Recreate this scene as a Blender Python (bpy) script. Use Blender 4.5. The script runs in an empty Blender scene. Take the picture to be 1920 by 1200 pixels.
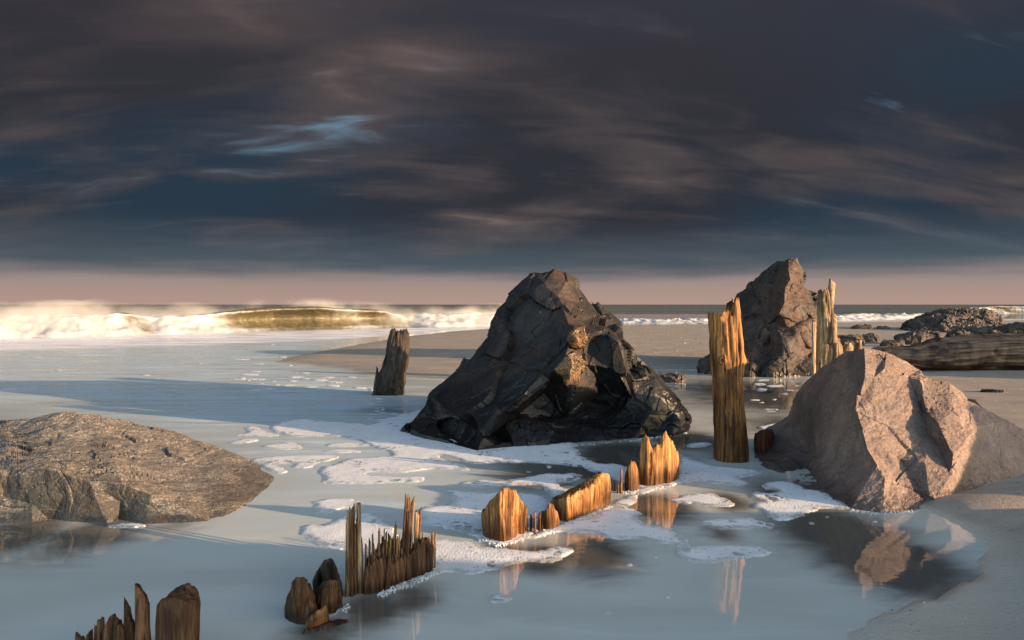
import bpy, bmesh, math, random
import numpy as np
from mathutils import Vector, noise, geometry

# ------------------------------------------------------------------ camera, sky, sun, exposure
sc = bpy.context.scene
CAM_H = 1.2
FPX = 1280.0                      # focal length in pixels of the 1920 wide frame (24 mm)
PITCH = math.atan(29.0 / FPX)     # horizon a little above the middle
SUN_AZ = math.radians(112)        # clockwise from +Y: right of the camera, a little behind
SUN_EL = math.radians(9.2)

cam_d = bpy.data.cameras.new('camera')
cam_d.sensor_width = 36.0
cam_d.lens = 24.0
cam_d.clip_start = 0.05
cam_d.clip_end = 60000
cam = bpy.data.objects.new('camera', cam_d)
sc.collection.objects.link(cam)
cam.location = (0, 0, CAM_H)
cam.rotation_euler = (math.pi / 2 - PITCH, 0, 0)
sc.camera = cam

sun_d = bpy.data.lights.new('sun', 'SUN')
sun_d.energy = 4.2
sun_d.angle = math.radians(0.53)
sun_d.color = (1.0, 0.64, 0.36)
sun = bpy.data.objects.new('sun', sun_d)
sc.collection.objects.link(sun)
TO_SUN = Vector((math.sin(SUN_AZ) * math.cos(SUN_EL), math.cos(SUN_AZ) * math.cos(SUN_EL), math.sin(SUN_EL)))
sun.rotation_euler = TO_SUN.to_track_quat('Z', 'Y').to_euler()

sc.view_settings.view_transform = 'Standard'
sc.view_settings.look = 'None'
sc.view_settings.exposure = 1.8
sc.view_settings.gamma = 1.0
sc.view_settings.use_curve_mapping = False
sc.cycles.use_denoising = True
sc.cycles.max_bounces = 6
sc.cycles.diffuse_bounces = 3
sc.cycles.glossy_bounces = 3
sc.cycles.transmission_bounces = 3
sc.cycles.transparent_max_bounces = 6
sc.cycles.volume_bounces = 1


class NB:
    """small node-tree builder"""
    def __init__(self, tree):
        self.t = tree
        tree.nodes.clear()

    def n(self, typ, props=None, **ins):
        nd = self.t.nodes.new(typ)
        for k, v in (props or {}).items():
            setattr(nd, k, v)
        for k, v in ins.items():
            key = int(k[1:]) if k[0] == 'i' and k[1:].isdigit() else k.replace('_', ' ')
            s = nd.inputs[key]
            if isinstance(v, bpy.types.NodeSocket):
                self.t.links.new(v, s)
            elif isinstance(v, bpy.types.Node):
                self.t.links.new(v.outputs[0], s)
            else:
                if isinstance(v, (tuple, list)) and s.type == 'RGBA' and len(v) == 3:
                    v = (*v, 1)
                s.default_value = v
        return nd

    def math(self, op, a, b=0.0, c=None, clamp=False):
        nd = self.n('ShaderNodeMath', {'operation': op, 'use_clamp': clamp}, i0=a, i1=b)
        if c is not None:
            if isinstance(c, (int, float)):
                nd.inputs[2].default_value = c
            else:
                self.t.links.new(c if isinstance(c, bpy.types.NodeSocket) else c.outputs[0], nd.inputs[2])
        return nd.outputs[0]

    def smooth(self, v, a, b, lo=0.0, hi=1.0):
        nd = self.n('ShaderNodeMapRange', {'interpolation_type': 'SMOOTHSTEP'}, i0=v, i1=a, i2=b, i3=lo, i4=hi)
        return nd.outputs[0]

    def mix(self, f, a, b, mode='MIX'):
        nd = self.t.nodes.new('ShaderNodeMix')
        nd.data_type = 'RGBA'
        nd.blend_type = mode
        for idx, v in ((0, f), (6, a), (7, b)):
            s = nd.inputs[idx]
            if isinstance(v, bpy.types.NodeSocket):
                self.t.links.new(v, s)
            elif isinstance(v, bpy.types.Node):
                self.t.links.new(v.outputs[0], s)
            else:
                s.default_value = (*v, 1) if isinstance(v, (tuple, list)) and len(v) == 3 else v
        return nd.outputs[2]

    def noise(self, vec, scale, detail=4, rough=0.55, dist=0.0):
        return self.n('ShaderNodeTexNoise', None, Vector=vec, Scale=scale, Detail=detail, Roughness=rough, Distortion=dist).outputs[0]

    def mapping(self, vec, scale=(1, 1, 1), loc=(0, 0, 0), rot=(0, 0, 0)):
        return self.n('ShaderNodeMapping', None, Vector=vec, Scale=scale, Location=loc, Rotation=rot).outputs[0]


def S(r, g, b):
    """sRGB 0-255 to linear"""
    f = lambda c: (c / 255 / 12.92) if c / 255 <= 0.04045 else ((c / 255 + 0.055) / 1.055) ** 2.4
    return (f(r), f(g), f(b))


EXPF = 2 ** sc.view_settings.exposure
def SK(r, g, b):
    """cloud radiance that shows as this colour at the scene's exposure"""
    return tuple(c / EXPF for c in S(r, g, b))


world = bpy.data.worlds.new('World')
sc.world = world
world.use_nodes = True
w = NB(world.node_tree)
tc = w.n('ShaderNodeTexCoord')
gen = tc.outputs['Generated']
sep = w.n('ShaderNodeSeparateXYZ', None, Vector=gen)
dx, dy, dz = sep.outputs[0], sep.outputs[1], sep.outputs[2]
sky = w.n('ShaderNodeTexSky', {'sky_type': 'NISHITA', 'sun_disc': False, 'sun_elevation': SUN_EL,
                               'sun_rotation': SUN_AZ, 'air_density': 1.0, 'dust_density': 1.0, 'ozone_density': 1.0})
clear = w.mix(1.0, sky.outputs[0], (0.15, 0.15, 0.15), 'MULTIPLY')
# cloud deck seen in perspective: direction divided by its height
zz = w.math('MAXIMUM', dz, 0.0)
den = w.math('ADD', zz, 0.30)
cu = w.math('DIVIDE', dx, den)
cv = w.math('DIVIDE', dy, den)
cvec = w.n('ShaderNodeCombineXYZ', None, X=cu, Y=cv, Z=0.0).outputs[0]
cvec = w.mapping(cvec, (1.0, 1.0, 1.0), (0, 0, 0), (0, 0, math.radians(-7)))
big = w.noise(w.mapping(cvec, (0.75, 1.0, 1), (5.95, 12.2, 0)), 1.15, 2.5, 0.45, 0.2)
mid = w.noise(w.mapping(cvec, (0.75, 1.45, 1), (5.95 + 4.4, 12.2 + 2.3, 0)), 1.5, 4, 0.48, 0.35)
fine = w.noise(w.mapping(cvec, (0.8, 2.4, 1), (5.95 + 1.3, 12.2 + 5.0, 0)), 2.9, 5, 0.55, 0.5)
col = w.mix(w.smooth(big, 0.38, 0.60), SK(41, 57, 72), SK(48, 50, 58))
warm = w.math('ADD', w.math('MULTIPLY', mid, 0.63), w.math('MULTIPLY', fine, 0.37))
col = w.mix(w.smooth(warm, 0.44, 0.66), col, SK(88, 79, 79))
col = w.mix(w.smooth(warm, 0.60, 0.74), col, SK(132, 112, 108))
# gaps showing pale blue
gap = w.smooth(w.math('ADD', w.math('MULTIPLY', fine, 0.55), w.math('MULTIPLY', big, -0.45)), 0.11, 0.25)
gap = w.math('MULTIPLY', gap, w.math('MULTIPLY', w.smooth(dz, 0.12, 0.22, 0.12, 1.0), w.smooth(dz, 0.36, 0.27, 0.15, 1.0)))
col = w.mix(gap, col, SK(100, 136, 160))
# deck gets lower and denser overhead
col = w.mix(w.smooth(dz, 0.20, 0.44), col, w.mix(0.6, col, SK(62, 54, 59)))
# far end of the deck: slate, then the clear warm strip under it
edge = w.math('ADD', dz, w.math('MULTIPLY', w.math('SUBTRACT', w.noise(w.mapping(gen, (2.0, 2.0, 26)), 2.2, 4, 0.55), 0.5), 0.030))
col = w.mix(w.smooth(edge, 0.13, 0.040, 0.0, 0.85), col, SK(84, 95, 104))
strip = w.mix(w.smooth(dz, 0.0, 0.05), SK(178, 149, 137), SK(152, 138, 135))
col = w.mix(w.smooth(edge, 0.062, 0.026), col, strip)
# the deck ends behind the camera, where the low sun comes from under it
cover = w.math('ADD', w.math('ADD', dy, w.math('MULTIPLY', dz, 0.15)), w.math('MULTIPLY', w.math('SUBTRACT', mid, 0.5), 0.8))
cover = w.smooth(cover, 0.02, 0.42)
final = w.mix(cover, clear, col)
bg = w.n('ShaderNodeBackground', None, Color=final, Strength=1.0)
wo = w.n('ShaderNodeOutputWorld', None, Surface=bg)

# ------------------------------------------------------------------ pixels of the photograph to the place
CP, SP = math.cos(PITCH), math.sin(PITCH)
def ray(px, py):
    u, v = (px - 960) / FPX, (600 - py) / FPX
    return Vector((u, CP + v * SP, -SP + v * CP))
def P(px, py, Y):
    r = ray(px, py)
    return Vector((0, 0, CAM_H)) + r * (Y / r.y)
def G(px, py, z=0.0):
    r = ray(px, py)
    return Vector((0, 0, CAM_H)) + r * ((z - CAM_H) / r.z)
def GY(px, py, z=0.0):
    return G(px, py, z).y

# ------------------------------------------------------------------ mesh helpers
def tag(o, label=None, cat=None, group=None, kind=None):
    if label: o['label'] = label
    if cat: o['category'] = cat
    if group: o['group'] = group
    if kind: o['kind'] = kind
    return o

def mesh_obj(name, verts, faces, mat, parent=None, smooth=True, origin=None, attrs=None, crisp=None):
    v = np.asarray(verts, dtype=np.float64).reshape(-1, 3)
    if origin is None:
        if parent is not None:
            origin = Vector(parent.location)
        else:
            origin = Vector((v[:, 0].mean(), v[:, 1].mean(), max(v[:, 2].min(), 0.0)))
    loc = v - np.array(origin)
    me = bpy.data.meshes.new(name)
    me.from_pydata(loc.tolist(), [], [tuple(int(i) for i in f) for f in faces])
    if smooth:
        me.polygons.foreach_set('use_smooth', [True] * len(me.polygons))
    for k, a in (attrs or {}).items():
        at = me.attributes.new(k, 'FLOAT', 'POINT')
        at.data.foreach_set('value', np.asarray(a, dtype=np.float32))
    me.update()
    if crisp: me.set_sharp_from_angle(angle=math.radians(crisp))
    me.materials.append(mat)
    o = bpy.data.objects.new(name, me)
    sc.collection.objects.link(o)
    if parent is not None:
        o.parent = parent
        o.location = origin - Vector(parent.location)
    else:
        o.location = origin
    return o

def empty(name, loc):
    e = bpy.data.objects.new(name, None)
    e.empty_display_size = 0.1
    sc.collection.objects.link(e)
    e.location = loc
    return e

def subdiv(v, f):
    """split every triangle into four"""
    f = np.asarray(f)
    e = np.vstack([f[:, [0, 1]], f[:, [1, 2]], f[:, [2, 0]]])
    e.sort(axis=1)
    ue, inv = np.unique(e, axis=0, return_inverse=True)
    inv = inv.reshape(-1)
    mids = (v[ue[:, 0]] + v[ue[:, 1]]) / 2
    n = len(v)
    m = inv.reshape(3, -1) + n
    a, b, c = f[:, 0], f[:, 1], f[:, 2]
    nf = np.vstack([np.c_[a, m[0], m[2]], np.c_[m[0], b, m[1]], np.c_[m[2], m[1], c], np.c_[m[0], m[1], m[2]]])
    return np.vstack([v, mids]), nf

def relax(v, f, k):
    e = np.vstack([f[:, [0, 1]], f[:, [1, 2]], f[:, [2, 0]]])
    acc = np.zeros_like(v); cnt = np.zeros(len(v))
    for i, j in ((0, 1), (1, 0)):
        np.add.at(acc, e[:, i], v[e[:, j]])
        np.add.at(cnt, e[:, i], 1)
    return v * (1 - k) + acc / np.maximum(cnt, 1)[:, None] * k

def normals(v, f):
    fn = np.cross(v[f[:, 1]] - v[f[:, 0]], v[f[:, 2]] - v[f[:, 0]])
    n = np.zeros_like(v)
    for i in range(3):
        np.add.at(n, f[:, i], fn)
    return n / np.maximum(np.linalg.norm(n, axis=1), 1e-9)[:, None]

def cell_rand(p, k):
    return noise.cell(Vector((p.x * 37.7 + k * 11.3, p.y * 29.1 - k * 5.7, p.z * 41.9 + k * 3.1)))

def rock_disp(v, f, chunk, chunk_amp, fine, fine_amp, crack_amp=0.0, seed=0, stretch=(1, 1, 1), second=0.42, calm=0.0):
    """broken faces: every fracture cell is its own tilted plane, then grain on top"""
    n = normals(v, f)
    off = Vector((seed * 3.7, seed * 1.9, seed * 2.3))
    out = v.copy()
    sx, sy, sz = stretch
    for i in range(len(v)):
        p = Vector(v[i])
        q = Vector((p.x * sx, p.y * sy, p.z * sz)) + off
        q = q + noise.noise_vector(q * (1.3 / chunk)) * (chunk * 0.22)
        d = 0.0
        for s, a in ((chunk, chunk_amp), (chunk * 0.40, chunk_amp * second)):
            if a == 0: continue
            ds, pts = noise.voronoi(q / s)
            c = pts[0]
            rel = q / s - c
            r1, r2, r3, r4 = cell_rand(c, 1), cell_rand(c, 2), cell_rand(c, 3), cell_rand(c, 4)
            d += a * ((rel.x * r1 + rel.y * r2 + rel.z * r3) * 1.1 + r4 * 0.55)
            if crack_amp:
                g = ds[1] - ds[0]
                if g < 0.09:
                    d -= crack_amp * (1 - g / 0.09) * (a / chunk_amp) * (0.5 + 0.5 * noise.noise(q * 3.0))
        d += fine_amp * noise.fractal(q / fine, 0.7, 2.1, 4)
        if calm: d *= min(1.0, max(0.12, p.z / calm))
        out[i] = v[i] + n[i] * d
    return out

def bary_fill(outline, lines):
    """triangulate control points (image plane) with the ridges as forced edges"""
    pts, idx, edges = [], {}, []
    def add(p):
        k = (round(p[0], 1), round(p[1], 1))
        if k not in idx:
            idx[k] = len(pts)
            pts.append(p)
        return idx[k]
    ol = [add(p) for p in outline]
    for a, b in zip(ol, ol[1:] + ol[:1]):
        edges.append((a, b))
    for ln in lines:
        ii = [add(p) for p in ln]
        edges += [(a, b) for a, b in zip(ii, ii[1:])]
    v2 = [Vector((p[0], -p[1])) for p in pts]
    vo, eo, fo, ov, oe, of = geometry.delaunay_2d_cdt(v2, edges, [], 1, 0.01)
    deps = []
    for q, src in zip(vo, ov):
        if src:
            deps.append(pts[src[0]][2])
        else:   # a crossing: nearest
            j = min(range(len(pts)), key=lambda i: (v2[i] - q).length)
            deps.append(pts[j][2])
    P2 = [(q.x, -q.y, d) for q, d in zip(vo, deps)]
    lookup = {}
    for i, src in enumerate(ov):
        for s in src: lookup[s] = i
    return P2, fo, [lookup[i] for i in ol]

def traced_rock(name, outline, lines, thick, mat, levels, disp, base_z=-0.25, lift=0.0, soft=0.25, back=((0.93, 0.35), (0.72, 0.75), (0.38, 1.0))):
    """outline and ridge points: (px, py, depth); depth 'w' = where the water meets it"""
    fixd = lambda p: (p[0], p[1], GY(p[0], p[1], lift) if p[2] == 'w' else p[2])
    wl = [p[2] == 'w' for p in outline]
    outline = [fixd(p) for p in outline]
    lines = [[fixd(p) for p in ln] for ln in lines]
    pts, tris, ol = bary_fill(outline, lines)
    v = [P(*p) for p in pts]
    f = []
    for t in tris:
        t = list(t)
        a, b, c = v[t[0]], v[t[1]], v[t[2]]
        if (b - a).cross(c - a).dot(a - Vector((0, 0, CAM_H))) > 0: t.reverse()
        f.append(t[:3])
    # back of the stone
    ring = [Vector(v[i]) for i in ol]
    cen = sum(ring, Vector()) / len(ring)
    n = len(ol)
    prev = ol
    # feet go below the ground
    for s, t in back:
        cur = []
        for k, p in enumerate(ring):
            q = cen + (p - cen) * s + Vector((0, thick * t, 0))
            if wl[k]: q.z = base_z
            q.z = max(q.z, base_z)
            cur.append(len(v)); v.append(q)
        for k in range(n):
            k2 = (k + 1) % n
            f.append([prev[k], prev[k2], cur[k2]]); f.append([prev[k], cur[k2], cur[k]])
        prev = cur
    cc = len(v); v.append(cen + Vector((0, thick * 1.05, 0)))
    for k in range(n):
        f.append([prev[k], prev[(k + 1) % n], cc])
    # skirt under the waterline
    sk = {}
    for k in range(n):
        if wl[k]:
            sk[k] = len(v); q = Vector(ring[k]); q.z = base_z; q.y += 0.05; v.append(q)
    for k in range(n):
        k2 = (k + 1) % n
        if wl[k] and wl[k2]:
            f.append([ol[k], ol[k2], sk[k2]]); f.append([ol[k], sk[k2], sk[k]])
    v = np.array([tuple(p) for p in v]); f = np.array(f)
    # consistent winding
    bm = bmesh.new()
    bv = [bm.verts.new(p) for p in v]
    for t in f:
        try: bm.faces.new([bv[i] for i in t])
        except ValueError: pass
    bmesh.ops.remove_doubles(bm, verts=bm.verts, dist=1e-4)
    bmesh.ops.recalc_face_normals(bm, faces=bm.faces)
    bmesh.ops.triangulate(bm, faces=bm.faces)
    bm.verts.index_update()
    v = np.array([tuple(p.co) for p in bm.verts]); f = np.array([[x.index for x in fc.verts] for fc in bm.faces])
    bm.free()
    for l in range(levels):
        v, f = subdiv(v, f)
        if l < 2 and soft: v = relax(v, f, soft)
    v = rock_disp(v, f, **disp)
    return mesh_obj(name, v, f, mat, crisp=24)

def hull_rock(name, px0, px1, pytop, pybase, mat, seed, z0=0.0, deep=0.8, levels=3, disp=None, skew=0.0, flat=0.35, npts=26, parent=None):
    """angular boulder from a convex hull, filling this stretch of the photograph"""
    rnd = random.Random(seed)
    D = GY((px0 + px1) / 2, pybase, z0)
    a, b = P(px0, pybase, D), P(px1, pybase, D)
    W = (b - a).x
    top = P((px0 + px1) / 2, pytop, D + W * deep * 0.3).z
    Hh = top - z0
    bm = bmesh.new()
    for i in range(npts):
        th = 2 * math.pi * (i + rnd.random()) / npts
        zf = rnd.random() ** 0.8
        r = 0.5 * math.sqrt(max(0.0, 1 - (zf * (1 - flat)) ** 2.0)) * (0.82 + 0.3 * rnd.random())
        if zf < 0.25: r = 0.5 * (0.9 + 0.1 * rnd.random())
        bm.verts.new((math.cos(th) * r * W + skew * W * (zf - 0.3) * zf, math.sin(th) * r * W * deep, zf * Hh))
    bm.verts.new((skew * W * 0.6, 0, Hh))
    for th in range(6):
        t = th * math.pi / 3
        bm.verts.new((0.46 * W * math.cos(t), 0.46 * W * deep * math.sin(t), -0.12))
    r = bmesh.ops.convex_hull(bm, input=bm.verts)
    for x in [g for g in bm.verts if not g.link_faces]: bm.verts.remove(x)
    bmesh.ops.triangulate(bm, faces=bm.faces)
    bm.verts.index_update()
    v = np.array([tuple(p.co) for p in bm.verts]); f = np.array([[x.index for x in fc.verts] for fc in bm.faces])
    bm.free()
    v[:, 0] *= W / max(1e-6, (v[:, 0].max() - v[:, 0].min())); v[:, 0] -= (v[:, 0].max() + v[:, 0].min()) / 2
    cx = (a.x + b.x) / 2
    v += np.array([cx, D + W * deep * 0.45, z0])
    for l in range(levels):
        v, f = subdiv(v, f)
        if l == 0: v = relax(v, f, 0.2)
    d = dict(chunk=0.35 * Hh + 0.1, chunk_amp=0.07 * Hh + 0.015, fine=0.12 * Hh + 0.03, fine_amp=0.02 * Hh + 0.004, seed=seed)
    d.update(disp or {})
    v = rock_disp(v, f, **d)
    return mesh_obj(name, v, f, mat, parent, crisp=24)

# ------------------------------------------------------------------ timber
def lerp_poly(poly, t):
    xs = [p[0] for p in poly]; ys = [p[1] for p in poly]
    return float(np.interp(t, xs, ys))

def resample(ring, n):
    r = np.array(ring, dtype=float)
    r2 = np.vstack([r, r[:1]])
    L = np.r_[0, np.cumsum(np.linalg.norm(np.diff(r2[:, :2], axis=0), axis=1))]
    t = np.linspace(0, L[-1], n, endpoint=False)
    return np.c_[[np.interp(t, L, r2[:, k]) for k in range(3)]].T, L[-1]

def timber(name, ring, mat, parent=None, n=110, m=26, z_base=-0.22, grain=0.006, gfreq=55, jag=0.02, jfreq=45,
           hollow=0.0, warp=None, seed=0, caps=7, rot=0.004, smooth=True, knots=()):
    """weathered wood: ring of (x, y, ztop) round the footprint, split along the grain, ragged end"""
    so = seed * 7.13
    r, L = resample(ring, n)
    cx, cy = r[:, 0].mean(), r[:, 1].mean()
    # height of the broken end anywhere inside: inverse distance of the ring tops
    def top_at(x, y):
        d2 = (r[:, 0] - x) ** 2 + (r[:, 1] - y) ** 2 + 1e-6
        ww = 1 / d2 ** 1.5
        return float((ww * r[:, 2]).sum() / ww.sum())
    def jagged(x, y):
        q = Vector((x * jfreq + so, y * jfreq - so, 0.5))
        c = noise.noise(q) * 0.6 + noise.noise(q * 2.3) * 0.5
        return jag * c
    verts, faces = [], []
    tops = [r[i, 2] + jagged(r[i, 0], r[i, 1]) for i in range(n)]
    nrm = np.array([[r[(i + 1) % n, 1] - r[i - 1, 1], -(r[(i + 1) % n, 0] - r[i - 1, 0])] for i in range(n)])
    nrm /= np.maximum(np.linalg.norm(nrm, axis=1), 1e-9)[:, None]
    area = 0.5 * np.sum(r[:, 0] * np.roll(r[:, 1], -1) - np.roll(r[:, 0], -1) * r[:, 1])
    if area < 0: nrm = -nrm
    for k in range(m + 1):
        tt = k / m
        for i in range(n):
            z = z_base + (tops[i] - z_base) * tt
            x, y = r[i, 0], r[i, 1]
            q = Vector((x * gfreq + so, y * gfreq, z * 2.2))
            g = noise.noise(q) * 0.6 + noise.noise(Vector((q.x * 2.4, q.y * 2.4, z * 4))) * 0.4
            crack = noise.noise(Vector((x * gfreq * 0.55 + so + 9, y * gfreq * 0.55, z * 1.3)))
            d = grain * g
            if crack > 0.25: d -= grain * 4.5 * (crack - 0.25)
            d += rot * noise.fractal(Vector((x * 9 + so, y * 9, z * 6)), 0.8, 2, 3)
            for (ka, kz, kr, kh) in knots:
                dd = math.hypot((i / n - ka) * L, z - kz) / kr
                if dd < 1.6: d += kh * math.exp(-dd * dd * 2) - kh * 1.1 * math.exp(-dd * dd * 14)
            if tt > 0.93: d -= grain * 0.6 * (tt - 0.93) / 0.07
            verts.append((x + nrm[i, 0] * d, y + nrm[i, 1] * d, z))
    for k in range(m):
        for i in range(n):
            j = (i + 1) % n
            faces.append((k * n + i, k * n + j, (k + 1) * n + j, (k + 1) * n + i))
    base = m * n
    for c in range(1, caps + 1):
        s = 1 - c / (caps + 0.6)
        start = len(verts)
        for i in range(n):
            x = cx + (verts[m * n + i][0] - cx) * s; y = cy + (verts[m * n + i][1] - cy) * s
            z = top_at(x, y) + jagged(x, y) * 1.4 - hollow * (1 - s ** 2)
            verts.append((x, y, z))
        for i in range(n):
            j = (i + 1) % n
            faces.append((base + i, base + j, start + j, start + i))
        base = start
    cidx = len(verts)
    last = verts[base:base + n]
    verts.append((cx, cy, sum(p[2] for p in last) / n))
    for i in range(n):
        faces.append((base + i, base + (i + 1) % n, cidx))
    v = np.array(verts)
    if warp:
        v = np.array([warp(p) for p in v])
    return mesh_obj(name, v, faces, mat, parent, smooth=smooth)

def block_ring(corners):
    """corners: (px, py at the waterline, py of the top above it)"""
    out = []
    for c in corners:
        g = G(c[0], c[1])
        out.append((g.x, g.y, P(c[0], c[2], g.y).z))
    return out

def post(name, D, thick, left, right, top, mat, parent=None, z_base=-0.25, back_drop=0.0, **kw):
    """left/right: silhouette as (px, py); top: (px, py) along the broken end"""
    Dm = D + thick * 0.5
    zl = sorted([(P(p[0], p[1], Dm).z, P(p[0], p[1], Dm).x) for p in left])
    zr = sorted([(P(p[0], p[1], Dm).z, P(p[0], p[1], Dm).x) for p in right])
    Lf = lambda z: float(np.interp(z, [a for a, b in zl], [b for a, b in zl]))
    Rf = lambda z: float(np.interp(z, [a for a, b in zr], [b for a, b in zr]))
    tp = [(P(p[0], p[1], Dm).x, P(p[0], p[1], Dm).z) for p in top]
    tu = sorted([((x - Lf(z)) / max(1e-6, Rf(z) - Lf(z)), z) for x, z in tp])
    W = Rf(0.0) - Lf(0.0)
    ring = []
    N = 90
    for i in range(N):
        th = 2 * math.pi * i / N
        ex = 0.75
        c, s = math.cos(th), math.sin(th)
        u = 0.5 + 0.5 * math.copysign(abs(c) ** ex, c)
        y = 0.5 * thick * math.copysign(abs(s) ** ex, s)
        zt = lerp_poly(tu, u)
        if s > 0: zt -= back_drop * s
        ring.append((u * W, y, zt))
    def warp(p):
        u = p[0] / W
        z = p[2]
        return (Lf(z) + u * (Rf(z) - Lf(z)), D + thick * 0.5 + p[1] * (0.6 + 0.4 * (Rf(z) - Lf(z)) / W), z)
    return timber(name, ring, mat, parent, z_base=z_base, warp=warp, **kw)

def splinter(name, b0, b1, t0, t1, Db, Dt, thick, mat, parent, seed, sink=0.15):
    """one long sliver: base from b0 to b1 px, tip t0..t1 px, (px,py)"""
    rnd = random.Random(seed)
    A, B = P(b0[0], b0[1], Db), P(b1[0], b1[1], Db)
    C, Dd = P(t0[0], t0[1], Dt), P(t1[0], t1[1], Dt)
    A.z -= sink; B.z -= sink
    n, m = 14, 14
    slant = rnd.uniform(-1.0, 1.0)
    verts, faces = [], []
    zmax = max(C.z, Dd.z); 
    for k in range(m + 1):
        t = k / m
        l, r_ = A.lerp(C, t), B.lerp(Dd, t)
        cen, hw = (l + r_) / 2, (r_ - l).length / 2
        tk = thick * (1 - 0.55 * t)
        for i in range(n):
            th = 2 * math.pi * i / n
            sq = 0.8
            c, s = math.cos(th), math.sin(th)
            g = 1 + 0.22 * noise.noise(Vector((i * 1.7 + seed * 3.1, t * 2.5, seed)))
            x = math.copysign(abs(c) ** sq, c) * hw * g
            y = math.copysign(abs(s) ** sq, s) * tk * 0.5 * g
            zj = 0.0
            if k == m: zj = 0.016 * noise.noise(Vector((i * 0.9 + seed, seed * 2.2, 0))) + c * slant * hw * 3.0
            verts.append((cen.x + x, cen.y + y, l.z + (r_.z - l.z) * (0.5 + 0.5 * c) + zj))
    for k in range(m):
        for i in range(n):
            j = (i + 1) % n
            faces.append((k * n + i, k * n + j, (k + 1) * n + j, (k + 1) * n + i))
    ci = len(verts)
    top = verts[m * n:(m + 1) * n]
    verts.append((sum(p[0] for p in top) / n, sum(p[1] for p in top) / n, sum(p[2] for p in top) / n + 0.004))
    for i in range(n):
        faces.append((m * n + i, m * n + (i + 1) % n, ci))
    return mesh_obj(name, verts, faces, mat, parent)

# ------------------------------------------------------------------ materials
def new_mat(name):
    m = bpy.data.materials.new(name)
    m.use_nodes = True
    return m, NB(m.node_tree)

def finish(b, bsdf, vol=None):
    o = b.n('ShaderNodeOutputMaterial', None, Surface=bsdf)
    if vol is not None: b.t.links.new(vol.outputs[0], o.inputs['Volume'])

def world_pos(b):
    return b.n('ShaderNodeNewGeometry').outputs['Position']

def rock_mat(name, c1, c2, c3=None, c3_amt=0.5, scale=3.0, grain=60, bump=0.5, rough=0.6, wet_shade_h=0.12, wet_shade_k=0.45, speck=None, spec=0.4, fleck=0.0):
    m, b = new_mat(name)
    pos = world_pos(b)
    z = b.n('ShaderNodeSeparateXYZ', None, Vector=pos).outputs[2]
    n1 = b.noise(pos, scale, 6, 0.62, 0.4)
    n2 = b.noise(pos, grain, 4, 0.65)
    n3 = b.noise(pos, scale * 5, 5, 0.6)
    col = b.mix(b.smooth(n1, 0.36, 0.64), c1, c2)
    if c3: col = b.mix(b.math('MULTIPLY', b.smooth(b.noise(b.mapping(pos, loc=(4, 9, 2)), scale * 0.8, 5, 0.65, 0.6), 0.5, 0.62), c3_amt), col, c3)
    col = b.mix(b.smooth(n3, 0.3, 0.75, 0.0, 0.55), col, b.mix(1.0, col, (0.45, 0.45, 0.47), 'MULTIPLY'))
    col = b.mix(b.smooth(n2, 0.35, 0.7, 0.0, 0.5), b.mix(1.0, col, (0.72, 0.72, 0.72), 'MULTIPLY'), b.mix(1.0, col, (1.9, 1.85, 1.8), 'MULTIPLY'))
    if speck:      # barnacles and shell grit
        vo = b.n('ShaderNodeTexVoronoi', None, Vector=pos, Scale=speck[0])
        cellc = b.n('ShaderNodeSeparateColor', None, Color=vo.outputs['Color']).outputs[0]
        patch = b.smooth(b.noise(pos, 7, 4, 0.6), 0.32, 0.6)
        up = b.smooth(b.n('ShaderNodeSeparateXYZ', None, Vector=b.n('ShaderNodeNewGeometry').outputs['Normal']).outputs[2], 0.50, 0.82)
        col = b.mix(b.math('MULTIPLY', up, b.smooth(b.noise(pos, 3.3, 5, 0.65), 0.25, 0.5, 0.45, 0.9)), col, (0.132, 0.120, 0.103))
        k = b.math('MULTIPLY', b.math('MULTIPLY', b.smooth(cellc, 0.45, 0.62), patch), b.math('ADD', b.math('MULTIPLY', up, 0.85), 0.1))
        col = b.mix(k, col, speck[1])
        k2 = b.math('MULTIPLY', b.smooth(cellc, 0.30, 0.12), b.math('MULTIPLY', up, 0.7))
        col = b.mix(k2, col, speck[2])
    wet = b.smooth(b.math('ADD', z, b.math('MULTIPLY', b.math('SUBTRACT', n1, 0.5), 0.18)), wet_shade_h, wet_shade_h * 0.25)  # wet foot; set high, the band also paints shade
    col = b.mix(b.math('MULTIPLY', wet, wet_shade_k), col, b.mix(1.0, col, (0.3, 0.3, 0.3), 'MULTIPLY'))
    rg = b.math('SUBTRACT', rough, b.math('MULTIPLY', wet, rough * 0.45))
    rg = b.math('ADD', rg, b.math('MULTIPLY', b.math('SUBTRACT', n3, 0.5), 0.25))
    h = b.math('ADD', b.math('MULTIPLY', n2, 0.35), b.math('MULTIPLY', n3, 1.1))
    bp = b.n('ShaderNodeBump', None, Strength=bump, Distance=0.02, Height=h)
    bs = b.n('ShaderNodeBsdfPrincipled', None, Base_Color=col, Roughness=rg, Normal=bp)
    bs.inputs['Specular IOR Level'].default_value = spec
    finish(b, bs)
    return m

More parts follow.
